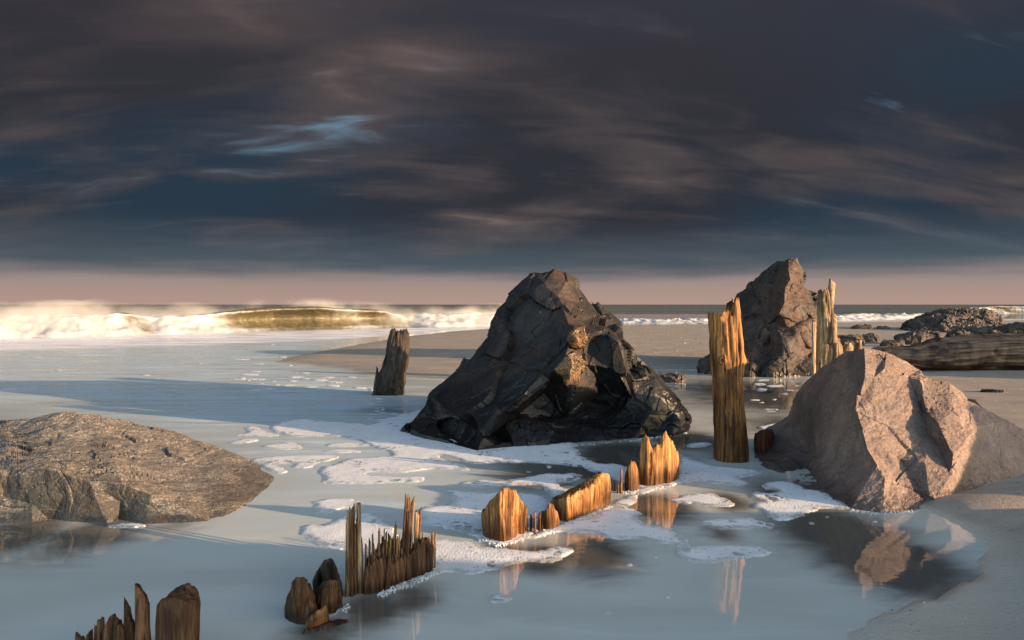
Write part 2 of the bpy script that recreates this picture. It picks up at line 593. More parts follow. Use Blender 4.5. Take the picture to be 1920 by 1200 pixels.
def wood_mat(name, light, mid, dark, grain_axis='z', rough=0.68, wet_shade_h=0.06, gs=60.0, crack=0.95, spec=0.22, bump=0.8):
    m, b = new_mat(name)
    pos = world_pos(b)
    z = b.n('ShaderNodeSeparateXYZ', None, Vector=pos).outputs[2]
    wv = b.n('ShaderNodeTexNoise', None, Vector=pos, Scale=2.5, Detail=2.0)
    wob = b.n('ShaderNodeVectorMath', {'operation': 'MULTIPLY_ADD'}, i0=wv.outputs['Color'], i1=(0.05, 0.05, 0.05), i2=pos).outputs[0]
    sc3 = (1, 1, 0.05) if grain_axis == 'z' else (0.06, 1, 1)
    gv = b.mapping(wob, sc3)
    g1 = b.noise(gv, gs, 5, 0.65, 0.25)
    g2 = b.noise(gv, gs * 3.2, 3, 0.6)
    g3 = b.noise(b.mapping(pos, (1, 1, 0.35)), 6, 4, 0.6)
    col = b.mix(b.smooth(g1, 0.40, 0.58), mid, light)
    col = b.mix(b.smooth(g3, 0.40, 0.66), col, b.mix(0.75, col, dark))
    ck = b.math('MAXIMUM', b.smooth(g1, 0.42, 0.33), b.smooth(b.noise(b.mapping(wob, (sc3[0], sc3[1], sc3[2] * 0.5)), gs * 0.45, 3, 0.55), 0.39, 0.33))
    col = b.mix(b.math('MULTIPLY', ck, crack), col, dark)
    col = b.mix(b.smooth(g2, 0.42, 0.66, 0.0, 0.7), col, b.mix(1.0, col, (1.6, 1.5, 1.38), 'MULTIPLY'))
    col = b.mix(b.smooth(g2, 0.46, 0.34, 0.0, 0.6), col, b.mix(1.0, col, (0.4, 0.36, 0.33), 'MULTIPLY'))
    pit = b.noise(b.mapping(wob, (sc3[0], sc3[1], sc3[2] * 5)), gs * 1.6, 4, 0.7)
    col = b.mix(b.smooth(pit, 0.40, 0.30, 0.0, 0.8), col, dark)
    wet = b.smooth(b.math('ADD', z, b.math('MULTIPLY', b.math('SUBTRACT', g1, 0.5), 0.12)), wet_shade_h, wet_shade_h * 0.2)  # wet foot; set high, the band also paints shadow
    col = b.mix(b.math('MULTIPLY', wet, 0.85), col, b.mix(1.0, col, (0.30, 0.25, 0.22), 'MULTIPLY'))
    rg = b.math('SUBTRACT', rough, b.math('MULTIPLY', wet, rough * 0.5))
    h = b.math('ADD', b.math('MULTIPLY', g1, 1.0), b.math('MULTIPLY', g2, 0.35))
    bp = b.n('ShaderNodeBump', None, Strength=bump, Distance=0.012, Height=h)
    bs = b.n('ShaderNodeBsdfPrincipled', None, Base_Color=col, Roughness=rg, Normal=bp)
    bs.inputs['Specular IOR Level'].default_value = spec
    finish(b, bs)
    return m

M = {}
M['basalt'] = rock_mat('basalt', (0.011, 0.012, 0.0145), (0.024, 0.0235, 0.025), (0.060, 0.036, 0.027), 0.45, scale=2.2, grain=70, rough=0.58, bump=0.45, wet_shade_h=0.62, wet_shade_k=0.85, spec=0.3)  # wet foot; the high band also paints shade on the lower boulder
M['tan_stone'] = rock_mat('tan_stone', (0.165, 0.118, 0.100), (0.24, 0.178, 0.148), (0.095, 0.074, 0.070), 0.7, scale=1.6, grain=70, rough=0.65, bump=0.9, wet_shade_h=0.10, wet_shade_k=0.6, spec=0.3)
M['brown_stone'] = rock_mat('brown_stone', (0.020, 0.019, 0.019), (0.055, 0.044, 0.036), (0.085, 0.038, 0.027), 0.4, scale=1.1, grain=24, rough=0.7, bump=0.6, wet_shade_h=0.15, spec=0.3)
M['far_stone'] = rock_mat('far_stone', (0.045, 0.041, 0.041), (0.10, 0.077, 0.062), None, 0.5, scale=1.4, grain=16, rough=0.75, bump=0.6, wet_shade_h=0.10, spec=0.3)
M['barnacle_stone'] = rock_mat('barnacle_stone', (0.022, 0.030, 0.032), (0.052, 0.048, 0.042), (0.075, 0.042, 0.024), 0.6, scale=2.6, grain=70, rough=0.7, bump=0.7, wet_shade_h=0.07, spec=0.35,
                               speck=(130, (0.27, 0.24, 0.205), (0.07, 0.06, 0.05)))
M['gold_wood'] = wood_mat('gold_wood', (0.40, 0.215, 0.075), (0.18, 0.075, 0.024), (0.04, 0.016, 0.007), wet_shade_h=0.16)
M['post_wood'] = wood_mat('post_wood', (0.38, 0.19, 0.058), (0.16, 0.062, 0.019), (0.03, 0.012, 0.006), wet_shade_h=0.85, gs=48.0)  # tide-wet wood, raised so its dark tone doubles as the post's shadow
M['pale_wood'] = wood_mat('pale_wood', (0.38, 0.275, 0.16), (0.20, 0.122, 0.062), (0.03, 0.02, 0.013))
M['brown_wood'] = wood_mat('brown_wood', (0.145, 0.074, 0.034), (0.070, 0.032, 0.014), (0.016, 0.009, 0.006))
M['grey_wood'] = wood_mat('grey_wood', (0.058, 0.047, 0.039), (0.026, 0.020, 0.017), (0.008, 0.006, 0.005), wet_shade_h=0.30)
M['knot_wood'] = wood_mat('knot_wood', (0.22, 0.095, 0.03), (0.13, 0.05, 0.018), (0.03, 0.012, 0.006))
M['red_wood'] = wood_mat('red_wood', (0.10, 0.035, 0.02), (0.05, 0.018, 0.012), (0.01, 0.006, 0.004))
M['log_wood'] = wood_mat('log_wood', (0.34, 0.255, 0.19), (0.20, 0.145, 0.107), (0.018, 0.011, 0.009), grain_axis='x', gs=14.0, wet_shade_h=-1.0, bump=0.9)

# ------------------------------------------------------------------ ground and water layout
def chaikin(p, it=2):
    p = np.asarray(p, dtype=float)
    for _ in range(it):
        q = np.roll(p, -1, axis=0)
        p = np.stack([0.75 * p + 0.25 * q, 0.25 * p + 0.75 * q], axis=1).reshape(-1, 2)
    return p

def poly_sdf(X, Y, poly):
    """positive inside"""
    x, y = X.ravel(), Y.ravel()
    best = np.full(x.shape, 1e18)
    inside = np.zeros(x.shape, dtype=bool)
    n = len(poly)
    for i in range(n):
        ax, ay = poly[i]; bx, by = poly[(i + 1) % n]
        ex, ey = bx - ax, by - ay
        t = np.clip(((x - ax) * ex + (y - ay) * ey) / max(ex * ex + ey * ey, 1e-12), 0, 1)
        d = (x - ax - t * ex) ** 2 + (y - ay - t * ey) ** 2
        best = np.minimum(best, d)
        c = ((ay > y) != (by > y))
        with np.errstate(divide='ignore', invalid='ignore'):
            xi = ex * (y - ay) / (ey if ey != 0 else 1e-12) + ax
        inside ^= (c & (x < xi))
    return np.where(inside, np.sqrt(best), -np.sqrt(best)).reshape(X.shape)

def gp(pts):
    return [tuple(G(a, b).xy) for a, b in pts]

_rng = np.random.RandomState(5)
_tab = _rng.rand(256, 256)
def vnoise(x, y):
    """value noise, vectorised"""
    xi, yi = np.floor(x).astype(int), np.floor(y).astype(int)
    fx, fy = x - xi, y - yi
    fx, fy = fx * fx * (3 - 2 * fx), fy * fy * (3 - 2 * fy)
    g = lambda a, c: _tab[a % 256, c % 256]
    return (g(xi, yi) * (1 - fx) + g(xi + 1, yi) * fx) * (1 - fy) + (g(xi, yi + 1) * (1 - fx) + g(xi + 1, yi + 1) * fx) * fy
def fbm(x, y, o=4):
    s, a, t = 0, 0.5, 0
    for k in range(o):
        s = s + a * vnoise(x * 2 ** k + 17 * k, y * 2 ** k + 31 * k); t += a; a *= 0.5
    return s / t - 0.5

SAND = gp([(508, 679), (560, 665), (620, 655), (700, 641), (770, 630), (840, 622), (930, 616), (1000, 613), (1170, 611), (1330, 609), (1580, 606), (1700, 603)]) \
    + [(60, 56), (160, 80), (160, -80), (8, -80), (2.2, -20), (1.0, -3), (1.0, 0.8)] \
    + gp([(1600, 1225), (1590, 1185), (1600, 1158), (1640, 1136), (1700, 1122), (1755, 1106), (1795, 1070), (1806, 1030), (1790, 992), (1750, 962), (1718, 952), (1700, 900), (1720, 850),
          (1660, 790), (1590, 740), (1545, 708), (1500, 700), (1420, 698), (1340, 694), (1240, 695), (1100, 705), (950, 714), (830, 714), (760, 711), (690, 705), (640, 693), (575, 684)])
# dark reflections of stones and stumps painted into the water, bed lowered to match: (px, py, radius, depth)
REFL_DARK = [(1580, 1000, 0.36, 1.0), (1660, 1050, 0.34, 1.0), (1720, 1060, 0.22, 0.8), (1500, 930, 0.32, 0.9), (1180, 855, 0.46, 1.0), (1010, 885, 0.40, 0.8), (1290, 825, 0.4, 0.8), (1110, 880, 0.35, 0.8),
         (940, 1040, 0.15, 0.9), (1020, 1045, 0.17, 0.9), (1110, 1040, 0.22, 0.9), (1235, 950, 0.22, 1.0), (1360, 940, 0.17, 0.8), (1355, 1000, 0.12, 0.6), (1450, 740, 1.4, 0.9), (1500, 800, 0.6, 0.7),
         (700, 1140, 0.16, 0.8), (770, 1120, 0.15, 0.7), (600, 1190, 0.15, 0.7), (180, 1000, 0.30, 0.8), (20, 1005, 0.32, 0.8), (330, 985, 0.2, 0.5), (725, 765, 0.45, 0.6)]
SHADE_MOUNDS = [(4.4, 0.3, 1.40, 0.95, 1.2), (4.6, -3.0, 1.5, 1.3, 2.2), (7.4, 3.0, 1.06, 1.2, 0.8), (3.6, 2.45, 0.50, 0.4, 0.88), (15, 8.9, 2.5, 1.6, 1.7), (11, -7, 2.2, 4, 4)]  # unseen sand mounds added beside the view to cast shade

def sand_height(X, Y):
    d = poly_sdf(X, Y, SAND)
    d = d + 0.10 * fbm(X * 1.5, Y * 1.5) * np.clip(np.hypot(X, Y) / 6, 0.25, 6)
    d = d + (0.09 * fbm(X * 3.5 + 7, Y * 3.5, 4) + 0.03 * fbm(X * 14, Y * 14, 3)) * (np.hypot(X, Y) < 9)
    z = np.where(d > 0, 0.05 * (1 - np.exp(-np.maximum(d, 0) / 0.5)) + 0.014 * np.minimum(np.maximum(d, 0), 6), np.maximum(0.07 * d, -0.4))
    fl = np.exp(-(((X - 1.9) / 1.6) ** 2 + ((Y - 2.4) / 1.5) ** 2))
    z = np.where(d > 0, z * (1 - 0.72 * fl), z)
    z = z + fl * np.exp(-(d / 0.25) ** 2) * 0.016 * fbm(X * 5 + 3, Y * 11, 4)
    # a roll of sand piled against the tan boulder
    g = G(1860, 960)
    z = z + 0.05 * np.exp(-(((X - g.x) / 0.45) ** 2 + ((Y - g.y) / 0.25) ** 2)) * np.clip(d / 0.15, 0, 1)
    z = z + 0.010 * fbm(X * 3, Y * 3) * np.clip(d, 0, 1)
    for x, y, h, rx, ry in SHADE_MOUNDS:
        z = z + h * np.exp(-(((X - x) / rx) ** 2 + ((Y - y) / ry) ** 2)) * (1 + 0.5 * fbm(X * 1.2, Y * 1.2))
    for px, py, r, s in REFL_DARK:
        c = G(px, py)
        z = z - 0.12 * s * np.exp(-(((X - c.x) / r) ** 2 + ((Y - c.y) / (r * 1.4)) ** 2)) * (d < 0.05)
    return z, d

def grid_mesh(ys, us, width):
    Yg = np.repeat(ys[:, None], len(us), 1)
    Xg = us[None, :] * width(ys)[:, None]
    ny, nx = Yg.shape
    a = np.arange(ny * nx).reshape(ny, nx)
    f = np.stack([a[:-1, :-1], a[:-1, 1:], a[1:, 1:], a[1:, :-1]], -1).reshape(-1, 4)
    return Xg, Yg, f

near_rows = np.r_[np.linspace(-60, 0.4, 26), 1.0 * 1.013 ** np.arange(-50, 345)]
near_rows = np.unique(np.round(near_rows, 4))
us = np.linspace(-1, 1, 420); us = np.sign(us) * (0.62 * np.abs(us) + 0.38 * np.abs(us) ** 3)
wid = lambda y: np.where(y < 8, 14.0 + 0 * y, 14.0 + 1.35 * (y - 8))

m, b = new_mat('wet_sand')
pos = world_pos(b)
z = b.n('ShaderNodeSeparateXYZ', None, Vector=pos).outputs[2]
n1 = b.noise(pos, 1.6, 5, 0.6)
n2 = b.noise(pos, 150, 4, 0.75)
n3 = b.noise(b.mapping(pos, (0.35, 1.6, 1)), 5, 4, 0.6)
n4 = b.noise(pos, 45, 4, 0.65)
c = b.mix(b.smooth(n1, 0.3, 0.7), (0.24, 0.205, 0.170), (0.32, 0.275, 0.23))
c = b.mix(b.smooth(n3, 0.42, 0.62, 0, 0.6), c, (0.20, 0.185, 0.165))
c = b.mix(b.smooth(n2, 0.52, 0.75, 0, 0.75), c, (0.50, 0.42, 0.34))
c = b.mix(b.smooth(n2, 0.42, 0.28, 0, 0.75), c, (0.09, 0.075, 0.065))
wetk = b.smooth(b.math('ADD', z, b.math('MULTIPLY', b.math('SUBTRACT', n3, 0.5), 0.05)), 0.07, 0.012)
c = b.mix(b.math('MULTIPLY', wetk, 0.5), c, (0.34, 0.325, 0.285))
rg = b.math('SUBTRACT', 0.72, b.math('MULTIPLY', wetk, 0.50))
c = b.mix(b.smooth(z, 0.022, 0.0), c, (0.44, 0.435, 0.375))
bp = b.n('ShaderNodeBump', None, Strength=0.8, Distance=0.008, Height=b.math('ADD', b.math('MULTIPLY', n2, 0.35), b.math('MULTIPLY', n4, 1.0)))
bs = b.n('ShaderNodeBsdfPrincipled', None, Base_Color=c, Roughness=rg, Normal=bp)
bs.inputs['Specular IOR Level'].default_value = 0.3
finish(b, bs)
M['sand'] = m

Xg, Yg, fq = grid_mesh(near_rows, us, wid)
Zs, Ds = sand_height(Xg, Yg)
o = mesh_obj('beach_sand', np.c_[Xg.ravel(), Yg.ravel(), Zs.ravel()], fq, M['sand'], origin=Vector((0, 0, 0)))
tag(o, kind='structure')

# ---- water of the pool and the swash, one sheet at z = 0
SWASH = gp([(-500, 640), (0, 628), (480, 622), (930, 611), (930, 616), (820, 621), (700, 632), (560, 640), (300, 650), (0, 658), (-500, 675)])
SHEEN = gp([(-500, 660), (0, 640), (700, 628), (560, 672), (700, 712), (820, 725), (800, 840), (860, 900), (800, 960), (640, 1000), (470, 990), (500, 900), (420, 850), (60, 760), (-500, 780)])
def soft(d, a, bb):
    t = np.clip((d - a) / (bb - a), 0, 1)
    return t * t * (3 - 2 * t)
swash = soft(poly_sdf(Xg, Yg, SWASH), -0.7, 0.5)
swash = np.maximum(swash, soft(Yg, 42, 47) * soft(Xg, -2, 0) * soft(60 - Yg, 0, 4) * 0.9)
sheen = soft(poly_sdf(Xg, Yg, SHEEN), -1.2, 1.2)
deep = np.zeros_like(Xg)  # strength of the painted reflections
for px, py, r, s in REFL_DARK:
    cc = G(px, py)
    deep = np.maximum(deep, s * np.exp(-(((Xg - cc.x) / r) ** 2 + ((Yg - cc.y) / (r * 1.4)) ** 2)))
sea_far = soft(Yg, 30, 40)

m, b = new_mat('pool_water')
pos = world_pos(b)
at = lambda nm: b.n('ShaderNodeAttribute', {'attribute_name': nm}).outputs['Fac']
a_sw, a_sh, a_refl, a_sea = at('swash'), at('sheen'), at('refl_dark'), at('open_sea')
sw1 = b.noise(b.mapping(pos, (0.5, 1.4, 1)), 1.1, 4, 0.55, 0.6)
pale_water = b.mix(b.smooth(sw1, 0.33, 0.67), (0.46, 0.485, 0.445), (0.55, 0.58, 0.535))  # milky base, kept pale in place of reflected sky
c = b.mix(b.smooth(b.math('ADD', a_refl, b.math('MULTIPLY', b.math('SUBTRACT', b.noise(b.mapping(pos, (0.8, 1.6, 1)), 3.5, 4, 0.6, 0.8), 0.5), 0.55)), 0.06, 0.72), pale_water, (0.085, 0.078, 0.066))  # dark reflections mixed into the water colour
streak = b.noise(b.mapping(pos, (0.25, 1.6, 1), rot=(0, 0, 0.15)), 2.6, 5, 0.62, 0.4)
sky_film = b.math('MULTIPLY', a_sh, b.smooth(streak, 0.35, 0.65, 0.35, 1.0))
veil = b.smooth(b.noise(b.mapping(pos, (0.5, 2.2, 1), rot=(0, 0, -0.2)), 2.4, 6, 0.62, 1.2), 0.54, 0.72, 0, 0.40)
veil = b.math('MULTIPLY', veil, b.smooth(a_refl, 0.45, 0.05))
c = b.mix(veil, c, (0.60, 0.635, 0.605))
c = b.mix(sky_film, c, (0.40, 0.50, 0.56))  # foam film whose pale blue also puts reflected sky into the colour
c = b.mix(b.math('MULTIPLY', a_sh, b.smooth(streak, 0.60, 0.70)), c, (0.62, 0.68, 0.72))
c = b.mix(a_sea, c, (0.10, 0.115, 0.105))
swn = b.noise(b.mapping(pos, (0.16, 1.0, 1), rot=(0, 0, 0.35)), 2.2, 6, 0.62, 0.5)
swk = b.math('MULTIPLY', a_sw, b.smooth(b.math('ADD', swn, b.math('MULTIPLY', a_sw, 0.14)), 0.47, 0.72), clamp=True)
c = b.mix(swk, c, (0.74, 0.75, 0.80))
mat_k = b.math('MAXIMUM', swk, b.math('MULTIPLY', sky_film, 0.85))
rg = b.math('ADD', 0.035, b.math('MULTIPLY', mat_k, 0.5))
rip = b.noise(b.mapping(pos, (0.6, 2.0, 1)), 7, 3, 0.5)
chop = b.noise(b.mapping(pos, (0.35, 1.2, 1)), 1.4, 5, 0.6)
hh = b.math('ADD', b.math('MULTIPLY', rip, 0.030), b.math('MULTIPLY', b.math('MULTIPLY', chop, a_sea), 3.0))
hh = b.math('ADD', hh, b.math('MULTIPLY', b.math('MULTIPLY', streak, a_sh), 0.25))
bp = b.n('ShaderNodeBump', None, Strength=0.35, Distance=0.05, Height=hh)
bs = b.n('ShaderNodeBsdfPrincipled', None, Base_Color=c, Roughness=rg, Normal=bp, IOR=1.62)
b.t.links.new(b.math('SUBTRACT', 0.90, b.math('MULTIPLY', mat_k, 0.75)), bs.inputs['Specular IOR Level'])
finish(b, bs)
M['water'] = m
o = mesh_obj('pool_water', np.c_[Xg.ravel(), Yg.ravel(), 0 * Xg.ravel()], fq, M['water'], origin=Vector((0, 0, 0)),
             attrs={'swash': swash.ravel(), 'sheen': sheen.ravel(), 'refl_dark': deep.ravel(), 'open_sea': sea_far.ravel()})
tag(o, kind='structure')

# ---- open sea to the horizon, a few millimetres lower
m, b = new_mat('sea_water')
pos = world_pos(b)
s1 = b.noise(b.mapping(pos, (0.25, 1.0, 1)), 0.35, 6, 0.6)
s2 = b.noise(b.mapping(pos, (0.12, 0.8, 1)), 0.12, 5, 0.6)
c = b.mix(b.smooth(s2, 0.35, 0.65), (0.085, 0.10, 0.095), (0.13, 0.14, 0.125))
bp = b.n('ShaderNodeBump', None, Strength=0.8, Distance=1.5, Height=b.math('ADD', s1, s2))
bs = b.n('ShaderNodeBsdfPrincipled', None, Base_Color=c, Roughness=0.25, Normal=bp, IOR=1.33)
finish(b, bs)
M['sea'] = m
rows = np.r_[np.linspace(-80, 40, 8), np.geomspace(48, 30000, 60)]
Xs, Ys, fs = grid_mesh(rows, np.linspace(-1, 1, 60), lambda y: np.maximum(140.0, 2.0 * y))
zsea = np.where(Ys < 70, -0.6, -0.004)
zsea = np.where((Ys > 64) & (Ys <= 84), -0.05, zsea)
o = mesh_obj('sea', np.c_[Xs.ravel(), Ys.ravel(), zsea.ravel()], fs, M['sea'], origin=Vector((0, 0, 0)))
tag(o, kind='structure')

# ------------------------------------------------------------------ boulders
# --- the large dark boulder
O = [(757, 811, 'w'), (780, 790, 6.55), (802, 763, 6.6), (808, 740, 6.75), (848, 708, 6.8), (889, 657, 6.85), (908, 636, 6.85), (922, 616, 6.85), (930, 591, 6.85), (948, 567, 6.85), (968, 543, 6.8),
     (996, 514, 6.75), (1022, 513, 6.75), (1042, 503, 6.75), (1066, 512, 6.85), (1085, 527, 6.95), (1088, 550, 7.0), (1114, 572, 7.1), (1139, 594, 7.1), (1158, 607, 7.1), (1166, 641, 6.9),
     (1186, 660, 6.6), (1200, 672, 6.8), (1228, 692, 6.9), (1255, 730, 6.85), (1275, 759, 6.75), (1292, 781, 6.65), (1292, 808, 'w'), (1259, 817, 'w'), (1190, 822, 'w'), (1140, 826, 'w'),
     (1088, 829, 'w'), (1041, 834, 'w'), (990, 837, 'w'), (943, 840, 'w'), (895, 847, 'w'), (857, 836, 'w'), (803, 825, 'w')]
R = [[(1042, 503, 6.75), (1020, 530, 6.5), (1030, 540, 6.45), (1046, 556, 6.38), (1057, 572, 6.3), (1062, 592, 6.2), (1066, 607, 6.12), (1098, 612, 6.22), (1133, 622, 6.15), (1160, 640, 6.1), (1186, 660, 6.6)],
     [(1066, 607, 6.12), (1066, 630, 6.0), (1066, 651, 5.92), (1038, 695, 5.82), (993, 733, 5.74), (960, 757, 5.7), (930, 778, 5.68), (905, 815, 5.6), (895, 847, 'w')],
     # recess under the overhang
     [(1020, 738, 6.2), (975, 775, 6.05), (945, 805, 5.9), (943, 840, 'w')],
     [(1130, 735, 6.45), (1150, 785, 6.28), (1190, 822, 'w')], [(1060, 785, 6.2), (1041, 834, 'w')], [(1020, 738, 6.2), (1060, 785, 6.2), (1130, 735, 6.45)],
     # the two ledges that catch the light
     [(1066, 630, 6.0), (1083, 614, 6.02), (1100, 628, 6.12), (1096, 652, 6.12), (1076, 655, 5.98), (1066, 651, 5.92)], [(1084, 634, 5.92), (1076, 655, 5.98)],
     [(1038, 695, 5.82), (1060, 668, 5.86), (1078, 658, 5.95), (1100, 680, 6.12), (1084, 722, 6.08), (1070, 730, 6.0), (1055, 712, 5.9), (1038, 695, 5.82)],
     # dark block on the right
     [(1098, 612, 6.22), (1102, 660, 6.2), (1140, 690, 6.12), (1178, 710, 6.12), (1186, 660, 6.6)], [(1160, 640, 6.1), (1178, 710, 6.12), (1172, 745, 6.35)],
     # lower right steps
     [(1180, 690, 6.6), (1190, 712, 6.3), (1215, 705, 6.35), (1232, 738, 6.3), (1188, 742, 6.25)], [(1232, 738, 6.3), (1225, 765, 6.25), (1235, 800, 6.3), (1259, 817, 'w')], [(1262, 765, 6.45), (1225, 765, 6.25)],
     # crest and lit right shoulder
     [(1042, 503, 6.75), (1060, 530, 6.62), (1080, 570, 6.6), (1110, 600, 6.65), (1133, 622, 6.15)], [(1085, 527, 6.95), (1060, 530, 6.62)], [(1139, 594, 7.1), (1110, 600, 6.65)],
     # left slope
     [(996, 514, 6.75), (985, 560, 6.5), (1000, 590, 6.38), (1030, 600, 6.3), (1066, 607, 6.12)], [(985, 560, 6.5), (960, 600, 6.5), (940, 650, 6.4), (915, 690, 6.35), (880, 730, 6.3), (850, 780, 6.15), (857, 836, 'w')],
     [(940, 650, 6.4), (960, 660, 6.3), (990, 640, 6.3), (1000, 590, 6.38)], [(990, 640, 6.3), (1010, 660, 6.12), (1045, 650, 6.02), (1066, 651, 5.92)],
     [(1010, 660, 6.12), (970, 700, 6.0), (930, 740, 5.92), (910, 770, 5.85)], [(880, 730, 6.3), (930, 740, 5.92)], [(850, 780, 6.15), (880, 800, 5.85), (905, 815, 5.6)], [(808, 740, 6.75), (820, 790, 6.4)]]
o = traced_rock('dark_boulder', O, R, 1.5, M['basalt'], 5, dict(chunk=0.50, chunk_amp=0.060, fine=0.12, fine_amp=0.006, crack_amp=0.012, seed=3, second=0.20), soft=0.03)
tag(o, 'large dark jagged boulder standing in the middle of the pool', 'boulder')

dark = o
M['ochre_stone'] = rock_mat('ochre_stone', (0.13, 0.072, 0.027), (0.22, 0.125, 0.048), (0.045, 0.03, 0.018), 0.8, scale=9, grain=70, rough=0.4, bump=0.8, wet_shade_h=-1.0, spec=0.5)
for OL, RL in (
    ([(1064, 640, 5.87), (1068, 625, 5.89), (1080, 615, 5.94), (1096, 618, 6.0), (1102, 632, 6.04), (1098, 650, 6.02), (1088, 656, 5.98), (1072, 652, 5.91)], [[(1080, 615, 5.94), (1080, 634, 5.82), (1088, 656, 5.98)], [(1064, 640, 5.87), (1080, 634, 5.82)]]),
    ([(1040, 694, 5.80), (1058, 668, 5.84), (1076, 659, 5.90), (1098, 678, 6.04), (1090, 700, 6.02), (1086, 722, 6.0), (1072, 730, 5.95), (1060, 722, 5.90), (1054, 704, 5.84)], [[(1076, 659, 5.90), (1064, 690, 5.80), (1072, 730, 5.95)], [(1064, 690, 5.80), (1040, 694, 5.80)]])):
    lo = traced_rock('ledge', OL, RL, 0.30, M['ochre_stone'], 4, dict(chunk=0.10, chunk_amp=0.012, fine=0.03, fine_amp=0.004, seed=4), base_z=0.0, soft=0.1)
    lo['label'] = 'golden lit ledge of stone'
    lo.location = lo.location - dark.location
    lo.parent = dark

# --- tan boulder at the right
O = [(1414, 858, 'w'), (1434, 842, 5.45), (1470, 824, 5.45), (1498, 806, 5.5), (1509, 776, 5.5), (1524, 743, 5.45), (1548, 713, 5.35), (1590, 674, 5.05), (1621, 653, 4.85), (1640, 656, 4.95), (1662, 660, 5.0), (1698, 677, 5.05),
     (1725, 692, 5.05), (1740, 707, 4.95), (1779, 716, 5.0), (1806, 737, 5.0), (1815, 749, 4.95), (1830, 749, 4.9), (1842, 764, 4.9), (1890, 788, 4.9), (1930, 815, 4.9), (1985, 850, 4.8), (2020, 900, 'w'), (1920, 905, 'w'),
     (1850, 920, 'w'), (1787, 935, 'w'), (1745, 950, 'w'), (1716, 957, 'w'), (1685, 961, 'w'), (1656, 962, 'w'), (1625, 958, 'w'), (1596, 954, 'w'), (1560, 940, 'w'), (1512, 918, 'w'), (1460, 890, 'w'), (1430, 874, 'w')]
R = [[(1621, 653, 4.85), (1622, 680, 4.72), (1622, 707, 4.62), (1608, 740, 4.52), (1605, 767, 4.44), (1617, 806, 4.33), (1626, 842, 4.22), (1645, 872, 4.12), (1659, 899, 4.05), (1657, 930, 3.98), (1656, 962, 'w')],
     [(1698, 677, 5.05), (1703, 707, 4.84), (1716, 735, 4.74), (1728, 764, 4.66), (1740, 815, 4.5), (1767, 842, 4.38), (1787, 853, 4.22)],
     [(1725, 692, 5.05), (1725, 712, 4.76), (1730, 740, 4.66), (1737, 770, 4.57), (1758, 791, 4.44), (1773, 824, 4.32), (1787, 853, 4.22), (1782, 890, 4.16), (1787, 935, 'w')],
     [(1740, 707, 4.95), (1750, 760, 4.62), (1775, 780, 4.52), (1758, 791, 4.44)], [(1775, 780, 4.52), (1790, 770, 4.6), (1815, 749, 4.95)],
     [(1842, 764, 4.9), (1830, 800, 4.55), (1800, 840, 4.28), (1787, 853, 4.22)], [(1830, 800, 4.55), (1870, 860, 4.5)],
     # chips in the lit face
     [(1662, 660, 5.0), (1648, 685, 4.8), (1640, 707, 4.68)], [(1655, 670, 4.9), (1660, 690, 4.72), (1640, 707, 4.68)], [(1616, 742, 4.56), (1635, 752, 4.52), (1655, 770, 4.5)], [(1613, 738, 4.47), (1616, 742, 4.56)],
     [(1700, 800, 4.5), (1690, 860, 4.28), (1712, 900, 4.2), (1716, 957, 'w')], [(1690, 860, 4.28), (1665, 915, 4.05)], [(1740, 815, 4.5), (1735, 870, 4.2), (1745, 950, 'w')],
     # left face
     [(1590, 674, 5.05), (1570, 740, 4.95), (1560, 800, 4.85), (1575, 860, 4.6), (1596, 954, 'w')], [(1498, 806, 5.5), (1515, 840, 5.2), (1512, 880, 4.95), (1512, 918, 'w')], [(1515, 840, 5.2), (1560, 800, 4.85)], [(1470, 824, 5.45), (1480, 850, 5.2), (1460, 890, 'w')]]
o = traced_rock('tan_boulder', O, R, 0.9, M['tan_stone'], 5, dict(chunk=0.34, chunk_amp=0.009, fine=0.045, fine_amp=0.0050, crack_amp=0.004, seed=8, second=0.35), soft=0.02)
tag(o, 'smooth tan boulder with sharp sunlit ridge at the right edge', 'boulder')

# --- tall boulder behind the posts
O = [(1384, 668, 11.9), (1386, 640, 12.3), (1387, 593, 12.6), (1393, 567, 12.7), (1413, 540, 12.7), (1437, 523, 12.6), (1448, 503, 12.6), (1464, 489, 12.55), (1480, 485, 12.5), (1494, 484, 12.6), (1505, 496, 12.7), (1514, 512, 12.8),
     (1515, 537, 12.7), (1525, 550, 12.8), (1534, 560, 12.8), (1537, 590, 12.7), (1540, 640, 12.6), (1548, 680, 12.4), (1550, 703, 'w'), (1523, 706, 'w'), (1480, 707, 'w'), (1440, 706, 'w'), (1400, 703, 'w'), (1386, 698, 'w')]
R = [[(1480, 485, 12.5), (1477, 505, 12.2), (1482, 524, 12.1), (1493, 534, 12.2), (1474, 537, 12.0), (1470, 567, 11.85), (1460, 587, 11.8), (1480, 617, 11.9), (1467, 637, 11.7), (1470, 673, 11.55), (1480, 707, 'w')],
     [(1494, 484, 12.6), (1500, 520, 12.4), (1515, 537, 12.7)], [(1493, 534, 12.2), (1515, 537, 12.7)], [(1515, 545, 12.3), (1518, 575, 12.1), (1505, 600, 12.0), (1480, 617, 11.9)], [(1518, 575, 12.1), (1536, 600, 12.5)],
     [(1523, 603, 12.0), (1500, 615, 11.85), (1480, 640, 11.7), (1490, 690, 11.6)], [(1523, 603, 12.0), (1524, 660, 11.8), (1523, 706, 'w')],
     [(1448, 503, 12.6), (1440, 560, 12.3), (1420, 620, 12.1), (1410, 660, 11.9)], [(1470, 567, 11.85), (1450, 600, 12.15), (1440, 640, 12.1), (1467, 637, 11.7)], [(1440, 640, 12.1), (1440, 680, 11.8), (1440, 706, 'w')]]
